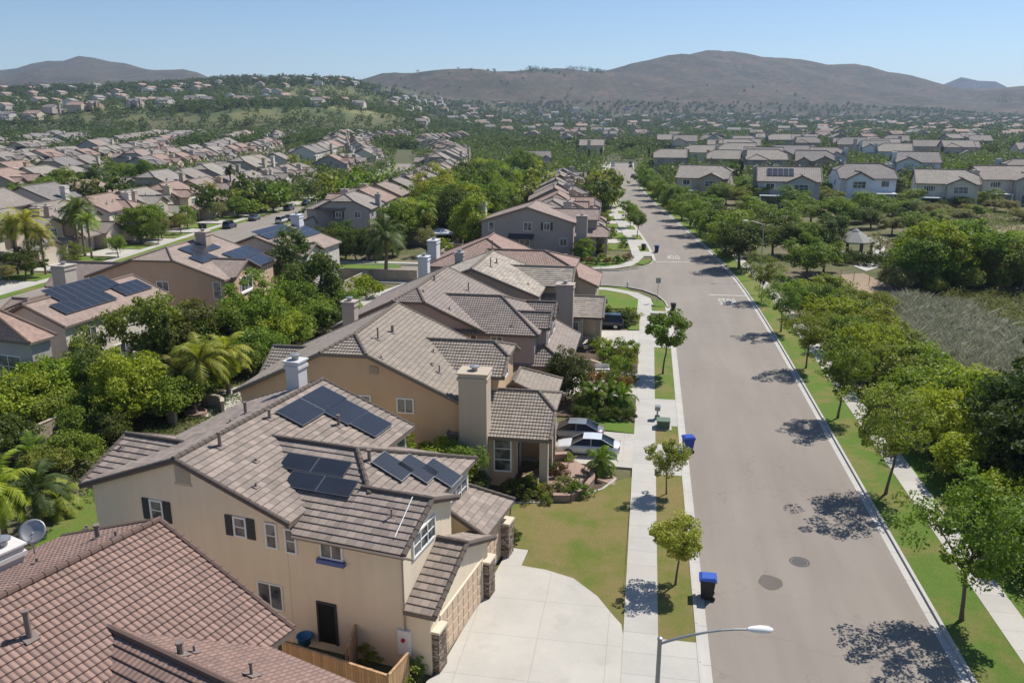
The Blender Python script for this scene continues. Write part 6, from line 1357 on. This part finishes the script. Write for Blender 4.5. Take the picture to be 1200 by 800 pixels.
# fire hydrant, utility boxes, mailbox
x, y = un(735.5, 337); r = empty('fire_hydrant', (x, y, .05), 0, 'pale fire hydrant on the corner pavement of the side street', 'hydrant'); m = MB(); m.lathe([(.18, 0), (.18, .06), (.13, .08), (.13, .62), (.17, .64), (.17, .70), (.12, .82), (.05, .90), (0, .92)], 12); m.build('barrel', 'white_trim', r); m = MB(); m.tube([(-.26, 0, .48), (.26, 0, .48)], .07, 8); m.tube([(0, -.25, .42), (0, 0, .42)], .09, 8); m.build('outlet', 'white_trim', r)
x, y = un(777, 502); r = empty('utility_box', (x, y, .1), 0, 'low green utility box with a sloping lid on the left verge', 'utility box'); m = MB(); m.prism([(-.5, -.45), (.5, -.45), (.5, .45), (-.5, .45)], 0, .62); m.build('cabinet', 'house_paint', r, (.10, .15, .10)); m = MB(); m.box(-.54, .54, -.49, .49, .625, .70); m.build('lid', 'house_paint', r, (.12, .17, .12)); m = MB(); m.box(-.65, .65, -.6, .6, -.02, .05); m.build('plinth', 'concrete', r)
x, y = un(770, 492); r = empty('mailbox', (x, y, .1), 0, 'grey mailbox post beside the green utility box', 'mailbox'); m = MB(); m.box(-.07, .07, -.07, .07, 0, .8); m.build('post', 'galvanised', r); m = MB(); m.box(-.22, .22, -.28, .28, .8, 1.15); m.lathe([(.22, -.28), (.22, .28)], 16); m.build('box', 'galvanised', r)
x, y = un(787, 368); r = empty('utility_box', (1.9, 100.4, .1), 0, 'pale concrete utility box on the grass by the corner sign', 'utility box'); m = MB(); m.box(-.9, .9, -.5, .5, 0, .5); m.build('cabinet', 'concrete', r); m = MB(); m.box(-.95, .95, -.55, .55, .502, .58); m.build('lid', 'kerb_concrete', r)
# cars
car(-3.55, 56.1, PI - .0, (.62, .63, .64), 'white sedan parked nose-in on the driveway of the orange house')
car(-4.9, 59.0, PI, (.20, .205, .21), 'grey sedan parked beside the white one, nearer the palms')
x, y = un(722, 372); car(-4.5, 94.2, PI, (.025, .03, .04), 'dark car half hidden behind the hedge by the corner lawn', None, 'suv')
for k, (px, py, rz, c, t) in enumerate(((259, 267, 1.65, (.03, .04, .09), 'suv'), (310, 261, 1.65, (.6, .6, .6), 'suv'), (322, 258, 1.65, (.06, .06, .065), 'sedan'), (325, 240, 1.65, (.03, .04, .10), 'sedan'), (312, 246, 1.65, (.04, .05, .09), 'suv'), (292, 258, 1.7, (.08, .11, .12), 'sedan'))):
    x, y = un(px, py); s = -1 if x < ls(y) else 1; car(ls(y) + s * 4.4, y, rz, c, ['dark blue car on the far kerb of the west street, nearest the palms', 'white car parked on the near kerb of the west street', 'black car behind the white one on the west street', 'navy sedan far along the west street kerb', 'dark blue van-like car along the west street', 'teal-grey car before the dark blue ones on the west street'][k], None, t)
for k, (px, py, c, s) in enumerate(((735, 208, (.03, .03, .035), 1), (739, 196, (.04, .03, .03), 1), (707, 195, (.6, .6, .6), -1), (712, 192, (.5, .5, .5), -1), (704, 201, (.06, .06, .07), -1), (742, 192, (.03, .03, .03), 1))):
    x, y = un(px, py); car((rk(y) - 1.6) if s > 0 else (lk(y) + 1.5), y, PI / 2 + .06, c, ['dark car parked at the right kerb far up the main street', 'second dark car behind it, farther up the right kerb', 'white car at the left kerb far up the main street', 'pale car beyond the white one on the left kerb', 'black car just before the white one on the left kerb', 'farthest dark car at the right kerb of the main street'][k])
# walls and fences
def wall_run(name, pts, h, t, mat, label, cat, cap=True, post=None):
    o = empty(name, (*pts[0], 0), 0, label, cat); o0 = Vector((*pts[0], 0)); m = MB(); c = MB()
    for a, b in zip(pts, pts[1:]):
        a, b = Vector((*a, 0)) - o0, Vector((*b, 0)) - o0; d = (b - a).normalized(); n = Vector((-d.y, d.x, 0)); m.obox(a - n * t / 2 + Vector((0, 0, -.1)), b - a, n * t, (0, 0, h + .1))
        if cap: c.obox(a - n * (t / 2 + .04) + Vector((0, 0, h + .001)), b - a, n * (t + .08), (0, 0, .07))
    m.build('panel', mat, o)
    if cap: c.build('cap', mat, o)
    if post:
        for a in pts: p = MB(); v = Vector((*a, 0)) - o0; p.box(v.x - .24, v.x + .24, v.y - .24, v.y + .24, -.1, h + .18); p.build('post', mat, o)
    return o
wall_run('block_wall', [(-45.6, 40), (-45, 47), (-44.2, 54), (-43.6, 62), (-43.3, 70)], 1.75, .2, 'block_masonry', 'tan block wall with square piers between the back gardens', 'wall', True, True)
wall_run('block_wall', [(-43.3, 70.2), (-42.8, 84), (-42.2, 101), (-41.5, 117)], 1.75, .2, 'block_masonry', 'long block wall dividing the gardens behind the tan solar house', 'wall')
wall_run('block_wall', [(-62, 117.1), (-44, 117.1), (-34, 117.3)], 1.8, .2, 'block_masonry', 'block wall along the near pavement of the side street', 'wall')
wall_run('garden_wall', U((430, 305), (455, 296), (480, 286), (500, 288), (520, 297), (548, 300)), 2.0, .25, 'stucco_wall', 'pale curved garden wall beyond the side street', 'wall')
wall_run('block_wall', [(-36, 134.4), (-30, 136), (-13, 136.2)], 1.8, .2, 'block_masonry', 'block wall in front of the gabled grey house across the side street', 'wall')
wall_run('block_wall', [(-35, 136), (-36, 160), (-38, 200), (-42, 240)], 1.8, .2, 'block_masonry', 'long garden wall between the two rows of house backs', 'wall')
def wood_fence(pts, label):
    o0 = Vector((*pts[0], 0)); o = empty('wooden_fence', (*pts[0], 0), math.atan2(pts[1][1] - pts[0][1], pts[1][0] - pts[0][0]), label, 'fence'); L = math.dist(pts[0], pts[1]); m = MB(); k = 0
    while k * .14 < L - .01: m.box(k * .14 + .004, min(L, k * .14 + .136), -.012, .012, .05, 1.72 + .02 * math.sin(k * 3.7)); k += 1
    m.build('boards', 'fence_wood', o); m = MB(); m.box(0, L, .013, .06, .35, .44); m.box(0, L, .013, .06, 1.45, 1.54); m.box(-.03, L + .03, -.04, .07, 1.75, 1.80); m.build('rails', 'fence_wood', o)
    for i in range(int(L / 2.3) + 1): p = MB(); p.box(i * 2.3 - .06, i * 2.3 + .06, .061, .16, -.1, 1.74); p.build('post', 'fence_wood', o)
wood_fence([un(330, 752, 1.75), un(455, 792, 1.75)], 'tan wooden board fence between the red roof and the cream house')
a = un(455, 792, 1.75); wood_fence([a, (a[0] + .4, a[1] + 1.6)], 'short return of wooden fence beside the flowering shrub')
a = un(410, 752, 1.2); wood_fence([un(409, 770, 1.2), un(421, 735, 1.2)], 'grey narrow gate panel standing against the cream wall')
x, y = un(478, 797); tree('bush', x, y, 'shrub with white blossoms at the corner of the wooden fence', 'shrub', .85, (.17, .21, .05)); x, y = un(435, 772); tree('bush', x, y, 'thin weedy plant against the cream wall', 'shrub', .6, G_LIME)
x, y = un(357, 752, .5); r = empty('water_tub', (x, y, .4), 0, 'round blue tub beside the dark open doorway', 'tub'); m = MB(); m.lathe([(.0, .02), (.28, .02), (.34, .42), (.37, .44), (.37, .47), (.33, .46), (.27, .06), (0, .05)], 18); m.build('tub', 'bin_plastic', r, (.03, .16, .33), True)
x, y = un(366, 790); r = empty('water_tub', (x, y, .1), 0, 'teal round planter tub behind the wooden fence', 'tub'); m = MB(); m.lathe([(.0, .02), (.3, .02), (.36, .42), (.39, .44), (.39, .47), (.35, .46), (.29, .06), (0, .05)], 18); m.build('tub', 'bin_plastic', r, (.02, .14, .18), True)
# garden fountain on its round terracotta court
x, y = un(230, 487); r = empty('fountain', (x, y, .05), 0, 'small tiered terracotta fountain in a round walled court under the palms', 'fountain'); m = MB(); m.lathe([(.9, 0), (.9, .35), (.78, .35), (.75, .2), (.15, .2), (.12, .8), (.45, .95), (.42, 1.0), (.1, .9), (.08, 1.25), (.22, 1.32), (.2, 1.36), (0, 1.3)], 20); m.build('basin', 'patio_brick', r)
wall_run('garden_wall', [(x + 2.2 * math.cos(k * .42 + .3), y + 2.2 * math.sin(k * .42 + .3)) for k in range(11)], 1.1, .25, 'stucco_wall', 'low curved tan wall around the garden fountain', 'wall')
# front patio of the orange house
wall_run('patio_wall', U((648, 588), (668, 588), (684, 580), (694, 568), (694, 556)), .5, .28, 'patio_brick', 'low curved brick wall edging the patio of the orange house', 'wall')
wall_run('patio_wall', U((648, 541), (664, 540)), .6, .4, 'patio_brick', 'short brick wall stub at the porch by the cars', 'wall')
wall_run('edging_wall', [un(596, 590), un(640, 590), un(672, 584), un(706, 574), un(722, 562)], .12, .16, 'kerb_concrete', 'pale edging strip bordering the dry lawn', 'edging', False)
x, y = un(641, 548); r = empty('potted_plant', (x, y, .1), 0, 'dark leafy plant in a pot on the porch', 'plant'); m = MB(); m.lathe([(0, 0), (.16, 0), (.24, .4), (.26, .42), (.22, .42), (0, .36)], 14); m.build('pot', 'terracotta', r); o = link(bpy.data.objects.new('foliage', KIND['bush'][0][0])); o.parent = r; o.location = (0, 0, .35); o.scale = (.55, .55, .8); o.color = (.10, .07, .04, 1)
wall_run('garden_wall', U((668, 432), (692, 432), (704, 436)), .9, .2, 'stucco_wall', 'low pale wall by the entry of the tan house', 'wall')
x, y = un(720, 441); r = empty('garden_bench', (x - 1.2, y + .6, .1), .1, 'small pale bench on the slab behind the red-leaved shrubs', 'bench'); m = MB(); m.box(-.7, .7, -.2, .22, .40, .45); m.build('seat', 'white_trim', r); m = MB(); [m.box(-.7, .7, .2, .24, .5 + .14 * i, .6 + .14 * i) for i in range(3)]; m.build('backrest', 'white_trim', r)
for sx in (-.6, .6): m = MB(); m.box(sx - .04, sx + .04, -.18, .24, 0, .40); m.build('leg', 'white_trim', r)
# garden canopy
x, y = un(516, 287); r = empty('garden_canopy', (x, y, 0), .2, 'pale lilac shade canopy in the garden behind the red roof', 'canopy'); m = MB(); a = [(-2.6, -1.8), (2.6, -1.8), (2.6, 1.8), (-2.6, 1.8)]
for i in range(4): p, q = a[i], a[(i + 1) % 4]; m.poly([(*p, 2.5), (*q, 2.5), (q[0] * .15, q[1] * .15, 3.3), (p[0] * .15, p[1] * .15, 3.3)]); m.poly([(*p, 2.2), (*q, 2.2), (*q, 2.5), (*p, 2.5)])
m.poly([(p[0] * .15, p[1] * .15, 3.3) for p in a]); m.build('canopy_top', 'canopy_cloth', r)
for p in a: m = MB(); m.box(p[0] * .97 - .05, p[0] * .97 + .05, p[1] * .97 - .05, p[1] * .97 + .05, 0, 2.45); m.build('post', 'galvanised', r)
# park shelter
x, y = un(1000, 299); r = empty('park_shelter', (x, y, 0), .2, 'eight-sided park shelter with a pale roof on dark posts', 'gazebo'); n = 8; m = MB()
for k in range(n):
    a, b = 2 * PI * k / n, 2 * PI * (k + 1) / n; P_ = lambda q, rr, zz: (rr * math.cos(q), rr * math.sin(q), zz)
    m.poly([P_(a, 3.5, 2.7), P_(b, 3.5, 2.7), P_(b, .5, 4.5), P_(a, .5, 4.5)]); m.poly([P_(a, .75, 4.42), P_(b, .75, 4.42), P_(b, 0, 5.0), P_(a, 0, 5.0)][:3] + [P_(a, .0, 5.0)][:0]); m.poly([P_(a, 3.5, 2.5), P_(b, 3.5, 2.5), P_(b, 3.5, 2.7), P_(a, 3.5, 2.7)]); m.poly([P_(b, 3.5, 2.5), P_(a, 3.5, 2.5), P_(a, 0, 2.6)][:3])
m.build('roof', 'shelter_roof', r)
for k in range(n):
    a = 2 * PI * k / n; m = MB(); m.box(3.1 * math.cos(a) - .12, 3.1 * math.cos(a) + .12, 3.1 * math.sin(a) - .12, 3.1 * math.sin(a) + .12, 0, 2.55); m.build('post', 'dark_paint', r)
m = MB(); m.lathe([(3.4, 0), (3.4, .15), (0, .15)], 8); m.build('floor', 'concrete', r); m = MB(); m.box(-1.2, 1.2, -.4, .4, .70, .78); m.box(-1., -.9, -.3, .3, .15, .7); m.box(.9, 1., -.3, .3, .15, .7); m.build('table', 'dark_paint', r)
o = empty('post_fence', (*un(985, 327), 0), 0, 'thin wire fence on posts along the dirt trail', 'fence'); P_ = [un(*p) for p in ((985, 327), (1000, 330), (1018, 334), (1034, 338), (1060, 352))]; b0 = P_[0]
for p in P_: m = MB(); m.tube([(p[0] - b0[0], p[1] - b0[1], -.1), (p[0] - b0[0], p[1] - b0[1], 1.5)], .05, 6); m.build('post', 'galvanised', o)
m = MB()
for z in (.5, .95, 1.4): m.tube([(p[0] - b0[0], p[1] - b0[1], z) for p in P_], .012, 4)
m.build('wire', 'galvanised', o)

# ================================================================ light, air, camera
AZ, EL = R(48), R(53)
sd = Vector((math.cos(EL) * math.cos(AZ), math.cos(EL) * math.sin(AZ), math.sin(EL)))
L = bpy.data.lights.new('sun', 'SUN'); L.energy = 5.0; L.angle = R(.53); L.color = (1., .96, .90); o = link(bpy.data.objects.new('sun', L)); o.rotation_euler = (-sd).to_track_quat('-Z', 'Y').to_euler(); o.location = (100, 100, 200)
w = bpy.data.worlds.new('World'); SC.world = w; w.use_nodes = True; nt = w.node_tree; nt.nodes.clear(); sk = nt.nodes.new('ShaderNodeTexSky'); sk.sky_type = 'NISHITA'; sk.sun_disc = False; sk.sun_elevation = EL; sk.sun_rotation = PI / 2 - AZ; sk.altitude = 600; sk.air_density = 1.0; sk.dust_density = .1; sk.ozone_density = 5.5
bg = nt.nodes.new('ShaderNodeBackground'); bg.inputs[1].default_value = SKY_STRENGTH; wo = nt.nodes.new('ShaderNodeOutputWorld'); nt.links.new(sk.outputs[0], bg.inputs[0]); nt.links.new(bg.outputs[0], wo.inputs[0])
if HAZE:
    t = NT('haze_air'); v = t.n('ShaderNodeVolumePrincipled'); v.inputs['Color'].default_value = (.62, .76, 1., 1); v.inputs['Density'].default_value = HAZE; v.inputs['Anisotropy'].default_value = .2; t.l(v.outputs[0], t.out.inputs[1])
    m = MB(); m.box(-7500, 7500, -300, 7400, -4, 372); o = m.build('haze', t.m); tag(o, 'pale blue summer haze over the valley', 'haze', None, 'stuff')
cd = bpy.data.cameras.new('camera'); cam = link(bpy.data.objects.new('camera', cd)); cam.location = CAM; cd.sensor_fit = 'HORIZONTAL'; cd.sensor_width = 36; cd.lens = 36 * FPX / 1200; cd.clip_start = .5; cd.clip_end = 20000
mt = Matrix((RT, UP, -FW)).transposed(); cam.rotation_euler = mt.to_euler(); SC.camera = cam
SC.render.engine = 'CYCLES'; SC.view_settings.view_transform = 'Standard'; SC.view_settings.look = 'None'; SC.view_settings.exposure = EXPOSURE; SC.view_settings.gamma = 1; SC.view_settings.use_curve_mapping = False
SC.cycles.use_denoising = True; SC.cycles.max_bounces = 6; SC.cycles.volume_bounces = 0; SC.cycles.transparent_max_bounces = 6; SC.cycles.diffuse_bounces = 3; SC.cycles.glossy_bounces = 2
